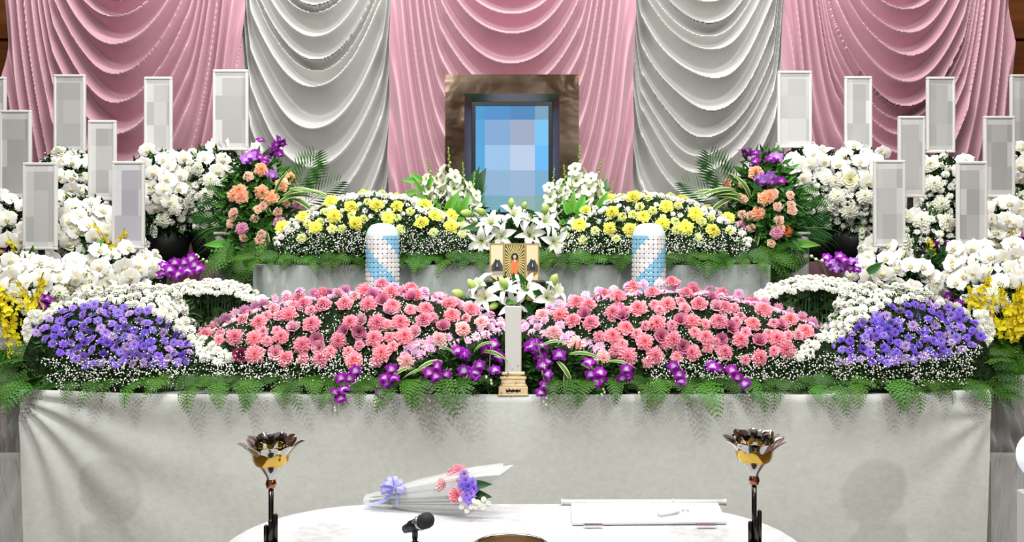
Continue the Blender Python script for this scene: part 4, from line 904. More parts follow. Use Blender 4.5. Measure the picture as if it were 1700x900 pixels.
# left side, back to front
stand('white orchid flower stand below the name board beside the left grey curtain', 362, 318, 5.12, .2, .25, 201, moth=[(378, 270, 40, 24), (392, 300, 28, 18)], mums=[(345, 335, 32, 40, 12), (320, 268, 18, 16, 12), (375, 248, 30, 8, 12)], carn=[(335, 285), (352, 300), (345, 322), (388, 325)], lil=[(320, 262, (.3, -.7, .8))], dotn=500, grass=6)
stand('white orchid flower stand with cream rose below the third back-row board on the left', 272, 325, 5.05, .19, .24, 202, moth=[(258, 292, 26, 32), (288, 290, 16, 26), (262, 330, 20, 12)], mums=[(300, 345, 34, 30, 12), (315, 300, 16, 24, 12)], carn=[(305, 338), (312, 318), (285, 342), (328, 358), (306, 292), (270, 360)], rose_=[(302, 315)], spikes=[(253, 400, 254, 365)], dotn=600)
stand('white orchid flower stand under the first whole back-row board on the left', 118, 312, 5.05, .18, .22, 203, moth=[(118, 288, 26, 26), (122, 325, 22, 12)], mums=[(128, 270, 34, 10, 12), (150, 340, 40, 26, 13), (95, 340, 20, 20, 13)], carn=[(165, 345), (100, 262)], leaves_=[(102, 360, .1, -.9, .14)], dotn=500)
stand('flower stand partly hidden at the far left picture edge, back row', 18, 330, 5.05, .17, .2, 204, moth=[(10, 310, 22, 24)], mums=[(40, 340, 40, 26, 13)], onc=[(8, 345, .2, .2, 1)], dotn=400)
stand('white orchid and yellow orchid flower stand at the far left, middle row', 22, 395, 4.65, .19, .2, 205, moth=[(14, 352, 22, 20), (18, 385, 24, 18), (40, 400, 14, 20)], mums=[(60, 420, 36, 20, 12), (80, 360, 20, 30, 13)], onc=[(30, 445, .16, 0, 1), (22, 440, .15, -.5, .9), (40, 440, .14, .5, .8)], dend=[(6, 412), (3, 425), (10, 398), (4, 440)], leaves_=[(26, 400, -.2, 1, .12)], dotn=500)
stand('white orchid flower stand between the two front-row boards on the left', 150, 390, 4.65, .2, .19, 206, moth=[(140, 362, 34, 20), (135, 392, 28, 22), (165, 375, 18, 16)], mums=[(205, 415, 40, 26, 12), (180, 350, 40, 14, 13), (110, 405, 14, 16, 13)], onc=[(178, 425, .18, 0, 1), (186, 420, .14, .3, 1)], dend=[(134, 418), (128, 430), (133, 436), (124, 424)], leaves_=[(150, 435, .2, .9, .14), (112, 440, .1, 1, .16), (88, 436, 0, 1, .14)], rose_=[(122, 400)], dotn=500)
stand('white and yellow orchid flower stand at the lower left corner beside the altar', 30, 520, 4.25, .2, .27, 207, moth=[(46, 455, 34, 24), (20, 470, 22, 20), (75, 462, 18, 20), (8, 555, 14, 14)], mums=[(70, 505, 40, 20, 12), (10, 640, 30, 26, 13)], onc=[(22, 560, .28, -.15, 1), (34, 565, .3, .1, 1), (10, 560, .26, -.3, 1), (45, 560, .22, .35, 1), (28, 600, .22, 0, 1), (18, 530, .2, 0, 1), (40, 520, .16, .1, 1)], dend=[(58, 498), (62, 508), (52, 505), (105, 485), (68, 500)], carn=[(85, 490), (12, 610)], dotn=300, ferns_=26, grass=24)
stand('large white orchid flower stand at the left behind the purple mound', 175, 468, 4.52, .24, .16, 208, moth=[(190, 448, 56, 20), (120, 455, 26, 22), (165, 470, 50, 16), (225, 462, 24, 16)], mums=[(235, 440, 30, 22, 12)], dend=[(108, 484), (104, 490)], onc=[(112, 498, .08, .1, 1)], leaves_=[(155, 428, .3, .8, .12)], dotn=300)
t = Arr('orchid_spray', 'purple orchid spray leaning out behind the left white flower arch', 'flower arrangement', (W(300, 445, 4.28).x, 4.28, ALT), None, seed=209)
for x, y in ((272, 440), (282, 448), (290, 436), (300, 446), (306, 436), (296, 456), (312, 450), (322, 440), (284, 458), (270, 455), (318, 430), (330, 446)): t.flower('dend', x, y, .062, Y=4.25 + t.r.uniform(-.03, .03), jit=.45, aligned=True)
mb = MB(); mb.tube([(W(275, 470, 4.28).x, 4.28, ALT + .002), W(278, 462, 4.28), W(300, 448, 4.27), W(340, 430, 4.26)], .003, 5, L(110, 150, 60)); mb.build('stem', LEAF, t.root)
for x, y in ((338, 432), (330, 428), (344, 436), (326, 424)): t.flower('whitebud', x, y, .03, Y=4.25)
# right side
stand('white orchid flower stand below the name board beside the right grey curtain', 1335, 320, 5.12, .2, .25, 211, moth=[(1322, 272, 36, 26), (1318, 305, 26, 16), (1345, 285, 20, 20)], mums=[(1372, 330, 36, 42, 12), (1345, 250, 30, 8, 12)], carn=[(1365, 300), (1385, 315), (1372, 335)], lil=[(1362, 258, (-.2, -.7, .7))], dotn=500, grass=8)
stand('white orchid flower stand with cream rose below the second back-row board on the right', 1415, 322, 5.05, .2, .24, 212, moth=[(1425, 272, 30, 24), (1442, 290, 16, 18)], mums=[(1390, 300, 30, 34, 12), (1390, 350, 40, 24, 12), (1430, 340, 24, 40, 12)], carn=[(1393, 305), (1395, 325), (1432, 325), (1412, 350), (1378, 345)], rose_=[(1412, 302)], spikes=[(1436, 430, 1428, 365)], leaves_=[(1438, 450, .3, .5, .1)], dotn=600)
stand('white carnation flower stand between the tall boards on the right', 1556, 330, 5.05, .19, .24, 213, moth=[(1588, 292, 12, 24), (1515, 350, 14, 22)], mums=[(1555, 330, 44, 66, 13)], carn=[(1550, 310), (1562, 338), (1558, 358), (1548, 282), (1540, 372), (1528, 395), (1575, 375)], rose_=[(1572, 382)], spikes=[(1575, 420, 1578, 365)], dotn=900)
stand('white flower stand at the far right picture edge, back row', 1682, 320, 5.05, .17, .22, 214, moth=[(1695, 280, 10, 24)], mums=[(1678, 320, 30, 60, 13)], carn=[(1660, 335), (1690, 330)], dotn=500)
stand('white orchid flower stand between the two front-row boards on the right', 1530, 410, 4.65, .2, .18, 215, moth=[(1512, 355, 16, 22)], mums=[(1540, 390, 36, 30, 12)], onc=[(1542, 435, .12, .1, 1), (1535, 425, .1, -.2, 1)], dend=[(1545, 408), (1552, 416), (1540, 415), (1568, 408), (1575, 415), (1582, 420), (1572, 424)], leaves_=[(1530, 445, -.3, 1, .12), (1562, 450, .5, .8, .12)], carn=[(1565, 378), (1530, 375)], dotn=500)
stand('white orchid and yellow orchid flower stand at the far right, middle row', 1668, 395, 4.65, .19, .2, 216, moth=[(1660, 362, 30, 24), (1655, 395, 20, 18), (1685, 370, 14, 20)], mums=[(1690, 420, 26, 20, 13)], onc=[(1692, 430, .15, 0, 1), (1672, 425, .14, -.2, 1), (1700, 430, .15, .2, 1)], dend=[(1692, 392), (1697, 398)], dotn=400)
stand('large white orchid flower stand at the right behind the purple mound', 1520, 465, 4.52, .24, .16, 218, moth=[(1472, 440, 36, 26), (1455, 460, 24, 14), (1520, 462, 34, 24), (1540, 480, 18, 12)], mums=[(1440, 425, 14, 14, 12), (1560, 480, 20, 12, 12)], dend=[], leaves_=[(1562, 455, .2, .9, .12), (1565, 470, -.3, -.6, .1), (1555, 440, .4, .8, .1), (1440, 452, .8, .5, .1)], spikes=[(1502, 430, 1505, 385)], dotn=300)
stand('white and yellow orchid flower stand at the lower right corner beside the altar', 1660, 520, 4.25, .2, .27, 217, moth=[(1618, 440, 34, 26), (1660, 448, 34, 30), (1600, 465, 20, 14), (1690, 455, 12, 30), (1685, 668, 12, 10)], mums=[(1640, 500, 36, 14, 12), (1660, 665, 20, 16, 13)], onc=[(1606, 520, .2, .12, 1), (1610, 512, .12, -.1, 1), (1660, 565, .24, -.1, 1), (1675, 570, .26, .1, 1), (1690, 570, .26, .0, 1), (1650, 560, .2, -.3, 1), (1668, 545, .22, .1, 1), (1655, 540, .2, -.1, 1), (1695, 545, .22, -.1, 1), (1680, 560, .24, -.2, 1), (1682, 530, .14, .2, 1), (1640, 555, .18, -.3, 1)], dend=[(1592, 498), (1605, 505), (1645, 523), (1690, 582), (1697, 590), (1680, 578)], carn=[(1652, 495), (1635, 492)], dotn=300, ferns_=26, grass=24)
t = Arr('orchid_spray', 'purple orchid spray leaning out behind the right white flower arch', 'flower arrangement', (W(1395, 445, 4.28).x, 4.28, ALT), None, seed=219)
for x, y in ((1372, 428), (1378, 436), (1388, 438), (1394, 426), (1402, 432), (1408, 440), (1398, 446), (1416, 434), (1412, 446), (1422, 448), (1385, 446)): t.flower('dendpale' if t.r.random() < .5 else 'dend', x, y, .058, Y=4.25 + t.r.uniform(-.03, .03), jit=.45, aligned=True)
mb = MB(); mb.tube([(W(1412, 470, 4.28).x, 4.28, ALT + .002), W(1408, 462, 4.28), W(1385, 446, 4.27), W(1350, 428, 4.26)], .003, 5, L(110, 150, 60)); mb.build('stem', LEAF, t.root)
for x, y in ((1347, 426), (1356, 430), (1364, 434)): t.flower('whitebud', x, y, .04, Y=4.25)

# name boards: white frame, printed panel in grey blocks, post
def board(label, x0, y0, x1, y1, Y, seed, tilt=0, postcol=POT):
    r = random.Random(seed); a = W(x0, y1, Y); b_ = W(x1, y0, Y); w = b_.x - a.x; h = b_.z - a.z; cx = (a.x + b_.x) / 2
    t = thing('name_board', label, 'name board', (cx, Y, 0), 'sympathy name boards'); fw = .013
    z0, z1 = a.z, b_.z
    for (p, q, s_, u) in ((-w / 2, w / 2, z1 - fw, z1), (-w / 2, w / 2, z0, z0 + fw), (-w / 2, -w / 2 + fw, z0 + fw, z1 - fw), (w / 2 - fw, w / 2, z0 + fw, z1 - fw)):
        mb = MB(); mb.box(cx + p, cx + q, Y - .011, Y + .011, s_, u, bev=.0025); mb.build('frame_rail', BOARDW, t, False)
    mb = MB(); base = r.choice([172, 178, 184, 190]); xs = [-w / 2 + fw, -w / 2 + fw + r.uniform(.25, .45) * w * .6, w / 2 - fw - r.uniform(.1, .4) * w * .5, w / 2 - fw]
    zs = [z0 + fw, z0 + fw + h * .06, z0 + h * .38, z0 + h * .68, z1 - fw - h * .07, z1 - fw]
    for i in range(3):
        for j in range(5):
            edge = (i in (0, 2) and r.random() < .4) or j in (0, 4)
            g = base + r.uniform(-12, 10) if not edge else r.uniform(198, 214)
            mb.add([(cx + xs[i], Y - .005, zs[j]), (cx + xs[i + 1], Y - .005, zs[j]), (cx + xs[i + 1], Y - .005, zs[j + 1]), (cx + xs[i], Y - .005, zs[j + 1])], [(0, 1, 2, 3)], (L(g, g, g - 2) if seed != 6 else L(g + 8, g + 8, g + 15)))
    mb.box(cx - w / 2 + fw, cx + w / 2 - fw, Y - .004, Y + .006, z0 + fw, z1 - fw, L(225, 225, 222)); mb.build('printed_panel', BOARDP, t, False)
    mb = MB(); mb.box(cx - .012, cx + .012, Y + .006, Y + .02, 0, z0 + .12); mb.build('post', postcol, t, False)
B = [('white framed name board cut off by the left picture edge, back row', -40, 128, 10, 262, 5.0, 1), ('white framed name board at the far left, middle row', 0, 183, 52, 335, 4.55, 2),
     ('white framed name board before the left pink curtain, first whole board of the back row', 90, 124, 142, 255, 4.95, 3), ('white framed name board standing left of the left swag folds, middle row', 147, 200, 193, 333, 4.55, 4),
     ('lowest white framed name board at the far left, front row above white orchids', 39, 270, 95, 415, 4.3, 5), ('pale lilac-grey name board in the front row above the large left orchids', 187, 268, 240, 413, 4.42, 6),
     ('white framed name board right of the left swag folds, back row', 240, 128, 286, 257, 4.95, 7), ('large white framed name board beside the left grey-white curtain', 354, 116, 412, 250, 5.0, 8),
     ('large white framed name board beside the right grey-white curtain', 1291, 118, 1347, 246, 5.0, 9), ('white framed name board left of the right swag folds, back row', 1402, 127, 1447, 253, 4.95, 10),
     ('white framed name board right of the right swag folds, back row', 1538, 128, 1585, 254, 4.95, 11), ('white framed name board standing before the right swag folds, middle row', 1491, 193, 1535, 328, 4.55, 12),
     ('white framed name board in the front row nearest the right swag centre', 1450, 266, 1502, 410, 4.42, 13), ('white framed name board on a wooden post, front row right', 1588, 268, 1638, 411, 4.3, 14),
     ('white framed name board with darker grey print at the far right, middle row', 1633, 193, 1684, 328, 4.55, 15), ('white framed name board cut off by the right picture edge, back row', 1677, 124, 1730, 250, 4.95, 16)]
for i, q in enumerate(B): board(*q, postcol=PALEWOOD if i in (13, 14) else POT)

# ------------------------------------------------------------------ portrait
PY = 4.8
t = thing('portrait_frame', 'large bronze steel portrait frame with a lit blue screen', 'portrait frame', (0, PY, 1.362))
o0 = W(740, 126, PY); o1 = W(960, 402, PY)
def frame_ring(mb_name, x0, z0, x1, z1, d, ya, yb, m):      # four mitred rails, d wide, front depth from ya (outer) to yb (inner)
    C = [(x0, z1), (x1, z1), (x1, z0), (x0, z0)]; I = [(x0 + d, z1 - d), (x1 - d, z1 - d), (x1 - d, z0 + d), (x0 + d, z0 + d)]
    for k in range(4):
        n = (k + 1) % 4; mb = MB(); v = []
        for y in (None, PY + .03):
            for (p, yy) in ((C[k], ya), (C[n], ya), (I[n], yb), (I[k], yb)): v.append((p[0], yy if y is None else y, p[1]))
        mb.add(v, [(0, 3, 2, 1), (0, 1, 5, 4), (3, 7, 6, 2), (4, 5, 6, 7)]); mb.build(mb_name, m, t, False)
x0, x1, z0, z1 = o0.x, o1.x, o1.z, o0.z
frame_ring('frame_rail', x0, z0, x1, z1, .098, PY - .045, PY - .05, STEEL)
e = .098; frame_ring('inner_chamfer', x0 + e, z0 + e, x1 - e, z1 - e, .036, PY - .05, PY - .012, STEELIN)
e = .134; frame_ring('bezel', x0 + e, z0 + e, x1 - e, z1 - e, .018, PY - .013, PY - .014, BLACK)
cols = [790, 805, 847, 888, 913]; rows = [181, 199, 241, 283, 325, 352]
pal = [[(70,160,205),(75,150,205),(75,140,190),(120,165,190)], [(80,170,220),(130,175,215),(160,175,200),(120,205,245)], [(80,175,220),(155,200,235),(190,210,235),(105,195,250)], [(120,180,205),(145,185,215),(155,185,215),(120,180,210)], [(110,155,140),(120,175,190),(145,180,180),(130,175,165)]]
mb = MB(); cols[0] = 786; cols[-1] = 916; rows[0] = 176; rows[-1] = 356
for i in range(5):
    for j in range(4):
        p, q = W(cols[j], rows[i], PY), W(cols[j + 1], rows[i + 1], PY); mb.add([(p.x, PY - .004, q.z), (q.x, PY - .004, q.z), (q.x, PY - .004, p.z), (p.x, PY - .004, p.z)], [(0, 1, 2, 3)], L(*pal[i][j]))
mb.box(x0 + .13, x1 - .13, PY - .003, PY + .03, z0 + .13, z1 - .13, L(20, 20, 24)); mb.build('screen', SCREEN, t, False)
mb = MB(); mb.box(-.2, .2, PY - .03, PY + .09, 1.362, z0 + .002, bev=.004); mb.build('stand', BLACK, t, False)

# ------------------------------------------------------------------ sweets towers
for side, cxp in ((-1, 635), (1, 1077)):
    Yt = 4.22; c = W(cxp, 372, Yt); R = .072; zt = c.z; h = zt - ALT; lab = 'left' if side < 0 else 'right'
    t = thing('sweets_tower', f'round tower of blue and white wrapped sweets {lab} of the small triptych', 'sweets tower', (c.x, Yt, ALT), 'offering towers')
    mb = MB(); prof = [(0, 0), (R * .93, 0), (R * .93, h - .05), (R * .86, h - .03), (R * .66, h - .012), (R * .3, h - .003), (0, h)]
    mb.lathe(prof, 28, c=(c.x, Yt, ALT)); mb.build('core', SLATE, t)
    nC = 22; pit = .0205; nr = int((h - .05) / pit); white = L(222, 222, 220); blue = L(132, 190, 220)
    mbs = {}
    for v_ in range(2):
        m2 = MB(); s = pit * .5; q = .62; ring = [(-s, -s * q), (-s, s * q), (-s * q, s), (s * q, s), (s, s * q), (s, -s * q), (s * q, -s), (-s * q, -s)]; m2.add([(x, .0, z) for x, z in ring] + [(x * .78, -.0012, z * .78) for x, z in ring], [(k, (k + 1) % 8, 8 + (k + 1) % 8, 8 + k) for k in range(8)] + [tuple(range(8, 16))], (white, blue)[v_]); mbs[v_] = m2.mesh('sweet', [CANDY], False); continue
        m2.add([(-s, 0, 0), (-s * .2, -.002, s * .2), (0, 0, s), (s * .2, -.002, s * .2), (s, 0, 0), (s * .2, -.002, -s * .2), (0, 0, -s), (-s * .2, -.002, -s * .2), (0, -.0045, 0),
                (-s * .95, .0, s * .95), (s * .95, 0, s * .95), (s * .95, 0, -s * .95), (-s * .95, 0, -s * .95)],
               [(8, 1, 9), (8, 9, 2)] and [(8, 0, 9), (8, 9, 2), (8, 2, 10), (8, 10, 4), (8, 4, 11), (8, 11, 6), (8, 6, 12), (8, 12, 0)], (white, blue)[v_]); mbs[v_] = m2.mesh('sweet', [CANDY], False)
    cnt = 0; stuff = MB()
    for i in range(nr):
        z = ALT + h - .05 - pit * (i + .5)
        for k in range(nC):
            a = 2 * PI * (k + .0) / nC; v_ = 1 if (i + k * side - 6) % 11 < 5 else 0
            x, y = math.sin(a), -math.cos(a); M = Matrix.Translation((c.x + x * R, Yt + y * R, z)) @ Matrix.Rotation(a, 4, 'Z')
            if y < -.15 and i < 17: 
                o = obj('sweet', mbs[v_], t); o.matrix_local = Matrix.Translation(-t.location) @ M
            else:
                s = pit * .47; q = MB(); q.add([(0, -.0045, 0), (-s, 0, s), (s, 0, s), (s, 0, -s), (-s, 0, -s)], [(0, 1, 2), (0, 2, 3), (0, 3, 4), (0, 4, 1)], (white, blue)[v_]); stuff.merge(q, M)
    if stuff.n: tag(stuff.build('sweets', CANDY, t, False), kind='stuff')
    mb = MB(); mb.lathe([(R * 1.02, h - .052), (R * 1.0, h - .04), (R * .88, h - .02), (R * .68, h - .004), (R * .3, h + .004), (0, h + .005)], 24, L(206, 228, 236), c=(c.x, Yt, ALT)); mb.build('top_wrap', CANDY, t)

# ------------------------------------------------------------------ small triptych on a black stand
TY = 4.2; t = thing('triptych', 'small gold folding triptych with a standing figure in orange between two dark rocks', 'triptych', (0, TY, ALT))
zb = W(0, 466, TY).z; zt = W(0, 404, TY).z
GF = mat('gold_trim', L(190, 166, 110), .4, .5)
CREAM = (226, 208, 172)
def panel(px0, px1, ya, yb, art):
    a, b_ = (px0 - CX) * TY / F, (px1 - CX) * TY / F; mb = MB()
    v = [(a, ya, zb), (b_, yb, zb), (b_, yb, zt), (a, ya, zt), (a, ya + .008, zb), (b_, yb + .008, zb), (b_, yb + .008, zt), (a, ya + .008, zt)]
    mb.add(v, [(0, 1, 2, 3), (4, 7, 6, 5), (0, 4, 5, 1), (3, 2, 6, 7), (0, 3, 7, 4), (1, 5, 6, 2)], (1, 1, 1)); o = mb.build('panel', GF, t, False)
    art_mb = MB()
    def P(u, v_, d=.0012): return (a + (b_ - a) * u, ya + (yb - ya) * u - d, zb + (zt - zb) * v_)
    def poly(pts, c, d=.0012): art_mb.add([P(u, v_, d) for u, v_ in pts], [tuple(range(len(pts)))], L(*c))
    art(poly); q = art_mb.build('painted_picture', PLAIN, o if False else t, False); return o
def side_art(poly, rock2=False):
    poly([(.1, .02), (.9, .02), (.9, .95), (.1, .95)], CREAM)
    poly([(.12, .25), (.9, .25), (.9, .4), (.65, .58), (.55, .52), (.42, .6), (.3, .5), (.12, .4)], (70, 74, 80), .0018)
    poly([(.3, .3), (.7, .3), (.6, .55), (.4, .56)], (44, 46, 52), .0024); poly([(.47, .38), (.56, .38), (.52, .5)], (200, 200, 196), .003)
    if rock2: poly([(.15, .12), (.6, .12), (.88, .2), (.88, .27), (.15, .27)], (150, 108, 58), .0018)
    else: poly([(.12, .16), (.9, .16), (.9, .24), (.12, .24)], (160, 162, 164), .0018)
def mid_art(poly):
    poly([(.06, .02), (.94, .02), (.94, .96), (.06, .96)], (28, 24, 16))
    for i in range(36):
        an = 2 * PI * i / 36; c, s = math.cos(an), math.sin(an); k = min(.44 / max(abs(c), 1e-3), .46 / max(abs(s), 1e-3)); k2 = k
        w = .05
        pts = [(.5 + .1 * math.cos(an - w * 2), .52 + .1 * math.sin(an - w * 2)), (min(.94, max(.06, .5 + k2 * math.cos(an - w))), min(.96, max(.02, .5 + k2 * math.sin(an - w)))), (min(.94, max(.06, .5 + k2 * math.cos(an + w))), min(.96, max(.02, .5 + k2 * math.sin(an + w)))), (.5 + .1 * math.cos(an + w * 2), .52 + .1 * math.sin(an + w * 2))]
        poly(pts, (222, 206, 130), .0018)
    poly([(.5 + .2 * math.cos(q), .56 + .16 * math.sin(q)) for q in np.linspace(0, 2 * PI, 20, endpoint=False)], (150, 136, 30), .0022)
    poly([(.5 + .17 * math.cos(q), .64 + .1 * math.sin(q)) for q in np.linspace(0, 2 * PI, 20, endpoint=False)], (36, 20, 26), .0028)
    poly([(.5 + .08 * math.cos(q), .64 + .05 * math.sin(q)) for q in np.linspace(0, 2 * PI, 14, endpoint=False)], (214, 190, 170), .0034)
    poly([(.34, .12), (.66, .12), (.66, .45), (.6, .54), (.5, .58), (.4, .54), (.34, .45)], (240, 140, 74), .0032)
    poly([(.43, .5), (.57, .5), (.5, .6)], (240, 200, 150), .0036)
panel(813, 837, TY - .03, TY, lambda p: side_art(p)); panel(837, 872, TY, TY, mid_art); panel(872, 895, TY, TY - .03, lambda p: side_art(p, True))
mb = MB(); a, b_ = (806 - CX) * TY / F, (905 - CX) * TY / F; mb.box(a, b_, TY - .06, TY + .04, zb - .024, zb, bev=.003); mb.build('stand_tray', BLACK, t, False)
for x in (a + .03, b_ - .03):
    mb = MB(); mb.box(x - .012, x + .012, TY - .02, TY + .02, ALT, zb - .024); mb.build('stand_leg', BLACK, t, False)

# ------------------------------------------------------------------ memorial tablet
t = thing('memorial_tablet', 'blank white wooden memorial tablet on a pale stepped base', 'memorial tablet', (.004, 3.646, ALT)); TB = 3.646
sc_ = TB / F; cx = (852 - CX) * sc_
mb = MB(); mb.box(cx - 13.5 * sc_, cx + 13.5 * sc_, TB - .03, TB - .008, ALT + .085, ALT + .085 + 110 * sc_, bev=.0025); mb.build('plaque', TABLETW, t, False)
for nm, w, z0, z1, d in (('base_foot', 25, 0, .008, .045), ('base_block', 24, .008, .034, .042), ('base_step', 22, .034, .043, .04), ('base_step', 20, .043, .062, .036), ('base_step', 22, .062, .072, .038), ('base_neck', 16, .072, .078, .03), ('base_cap', 19, .078, .088, .034)):
    mb = MB(); mb.box(cx - w * sc_, cx + w * sc_, TB - d, TB + d, ALT + z0, ALT + z1, bev=.0022); mb.build(nm, PALEWOOD, t, False)
mb = MB(); n = 12; v = [(cx + (i / n - .5) * 24 * sc_, TB - .0425, ALT + .014 - .002 * math.sin(i * PI / 2)) for i in range(n + 1)] + [(cx + (i / n - .5) * 24 * sc_, TB - .0425, ALT + .024 + .0025 * math.cos(i * PI / 1.5)) for i in range(n, -1, -1)]
mb.add(v, [tuple(range(len(v)))]); mb.build('opening_shade_patch', BLACK, t, False)  # flat black patch on the solid block, painting the shade inside a carving

# ------------------------------------------------------------------ incense table with its cloth
TZ = .72; TX0, TX1, TY0, TY1 = -.73, .735, 1.75, 2.74
t = thing('incense_table', 'white cloth covered table with rounded corners before the altar', 'table', (0, 2.3, 0))
def rr(x0, x1, y0, y1, r, n=10):
    out = []
    for cx_, cy_, a0 in ((x1 - r, y1 - r, 0), (x0 + r, y1 - r, 90), (x0 + r, y0 + r, 180), (x1 - r, y0 + r, 270)):
        for i in range(n + 1):
            a = math.radians(a0 + 90 * i / n); out.append((cx_ + r * math.cos(a), cy_ + r * math.sin(a)))
    return out
rim = rr(TX0, TX1, TY0, TY1, .36); n = len(rim); cxm = (TX0 + TX1) / 2; cym = (TY0 + TY1) / 2
mb = MB(); rings = []
for s_, z in ((.0, TZ), (.5, TZ), (.9, TZ), (.985, TZ), (1.0, TZ - .008), (1.004, TZ - .03)): rings.append([(cxm + (x - cxm) * s_, cym + (y - cym) * s_, z) for x, y in rim])
for k in range(6):
    z = TZ - .03 - (TZ - .06) * (k + 1) / 6; rings.append([(cxm + (x - cxm) * (1.004 + .004 * k + .012 * (k / 6) * math.sin(i * 1.7)), cym + (y - cym) * (1.004 + .004 * k + .012 * (k / 6) * math.sin(i * 1.7)), z) for i, (x, y) in enumerate(rim)])
P = np.array(rings); P = np.concatenate([P, P[:, :1]], 1); mb.grid(P); mb.build('table_cloth', TCLOTH, t)
mb = MB(); v = [(x * .99 + cxm * .01, y * .99 + cym * .01, z) for z in (TZ - .035, TZ - .004) for x, y in rim]
mb.add(v, [tuple(reversed(range(n))), tuple(range(n, 2 * n))] + [(i, (i + 1) % n, n + (i + 1) % n, n + i) for i in range(n)]); mb.build('table_top', PALEWOOD, t, False)
for x in (-.4, .4):
    for y in (2.05, 2.5):
        mb = MB(); mb.box(x - .02, x + .02, y - .02, y + .02, 0, TZ - .035, bev=.003); mb.build('leg', PALEWOOD, t, False)

# lotus candlesticks
for side, cxp, top in ((-1, 450, 722), (1, 1252, 716)):
    Y = 2.3; k = Y / F; lab = 'left' if side < 0 else 'right'; X = (cxp - CX) * k; z = lambda py: CZ - (py - HY) * k; off = top - 716
    t = thing('lotus_candlestick', f'gold and silver lotus candlestick at the {lab} end of the table', 'candlestick', (X, Y, TZ), 'lotus candlesticks')
    zz = lambda py: z(py + off) 
    R = 32 * k
    mb = MB(); mb.lathe([(.0, zz(768)), (R * .62, zz(768)), (R * .82, zz(764)), (R * .93, zz(756)), (R * .98, zz(745)), (R * .99, zz(738)), (R * .95, zz(738)), (R * .9, zz(752)), (R * .6, zz(762)), (0, zz(764))], 28, c=(X, Y, 0)); mb.build('bowl', GOLD, t)
    for ring_, (nP, tl, ln, m) in enumerate(((8, .85, .046, CHROME), (8, 1.12, .05, CHROME), (6, 1.35, .044, CHROME))):
        for i in range(nP):
            a = 2 * PI * (i + .5 * ring_) / nP + .2; r0 = R * (.95, .72, .5)[ring_]; nu, nv = 5, 6; U, S = np.meshgrid(np.linspace(-1, 1, nu), np.linspace(0, 1, nv))
            w = .019 * np.sqrt(np.clip(1 - (2 * S ** .8 - 1) ** 2, 0, 1)) + .004 * (1 - S); rad = r0 + ln * S * math.cos(tl) + .006 * S ** 3; zc = zz(748 - ring_ * 3) + ln * S * math.sin(tl) * (1 - .15 * S) + .25 * w * U * U
            mb = MB(); mb.grid(np.stack([X + rad * math.cos(a) - U * w * math.sin(a), Y + rad * math.sin(a) + U * w * math.cos(a), zc], -1)); mb.build('petal', m, t)
    mb = MB(); mb.lathe([(.0, zz(740)), (.006, zz(740)), (.006, zz(722)), (.0085, zz(722)), (.0085, zz(716)), (0, zz(715))], 10, c=(X, Y, 0)); mb.build('candle_pin', BLACK, t)
    mb = MB(); mb.lathe([(R * .62, zz(768)), (R * .5, zz(772)), (R * .26, zz(784)), (R * .2, zz(790))], 20, c=(X, Y, 0)); mb.build('neck', CHROME, t)
    mb = MB(); mb.lathe([(.004, zz(788)), (R * .22, zz(790)), (R * .29, zz(797)), (R * .22, zz(804)), (.004, zz(806))], 20, c=(X, Y, 0)); mb.build('ball', COPPER, t)
    mb = MB(); mb.tube([(X, Y, TZ + .01), (X, Y, zz(805))], .0062, 10); mb.build('stem', DARKSTEEL, t)
    for dx, dy, py in ((.012, -.004, 848), (-.011, -.006, 866), (.002, -.013, 856)):
        mb = MB(); mb.tube([(X + dx, Y + dy, TZ + .008), (X + dx, Y + dy, zz(py)), (X + dx, Y + dy, zz(py) + .003)], [.0055, .0055, .002], 10); mb.build('pipe', DARKSTEEL, t)
    mb = MB(); mb.lathe([(.0, .0), (.05, .0), (.05, .006), (.02, .011), (0, .011)], 24, c=(X, Y, TZ)); mb.build('base', DARKSTEEL, t)

# microphone
Y = 2.15; t = thing('microphone', 'black microphone tilted on a small table stand', 'microphone', (W(692, 0, Y).x, Y, TZ))
hd = W(706, 865, Y); bk = W(672, 879, Y + .03); ax = (hd - bk).normalized()
mb = MB(); prof = [(.0, -.02), (.012, -.018), (.0175, -.006), (.0185, .004), (.017, .012), (.011, .019), (0, .022)]; mb.lathe(prof, 20); v = mb.v[0]; M = np.array(Matrix.Translation(hd) @ orient(ax, (0, 0, 1))); mb.v[0] = v @ M[:3, :3].T + M[:3, 3]; mb.build('grille', MICG, t)
mb = MB(); mb.tube([bk, bk.lerp(hd, .2), bk.lerp(hd, .55), hd - ax * .012], [.0095, .0112, .012, .0165], 16); mb.build('body', MICM, t)
mb = MB(); mb.tube([hd - ax * .018, hd - ax * .012], .0178, 20); mb.build('ring', CHROME, t)
cl = bk.lerp(hd, .5); mb = MB(); mb.tube([cl - ax * .012, cl + ax * .01], .0145, 14); mb.tube([cl, cl - Vector((0, 0, .03))], .007, 8); mb.build('clip', BLACK, t)
mb = MB(); mb.tube([(cl.x, cl.y, TZ + .008), (cl.x, cl.y, TZ + .05), (cl.x, cl.y, cl.z - .025)], [.006, .006, .0055], 10); mb.lathe([(.009, .05), (.012, .055), (.012, .07), (.009, .075)], 12, c=(cl.x, cl.y, TZ)); mb.build('stand_post', BLACK, t)
mb = MB(); mb.lathe([(0, 0), (.055, 0), (.055, .005), (.02, .01), (0, .01)], 24, c=(cl.x, cl.y, TZ)); mb.build('stand_base', BLACK, t)

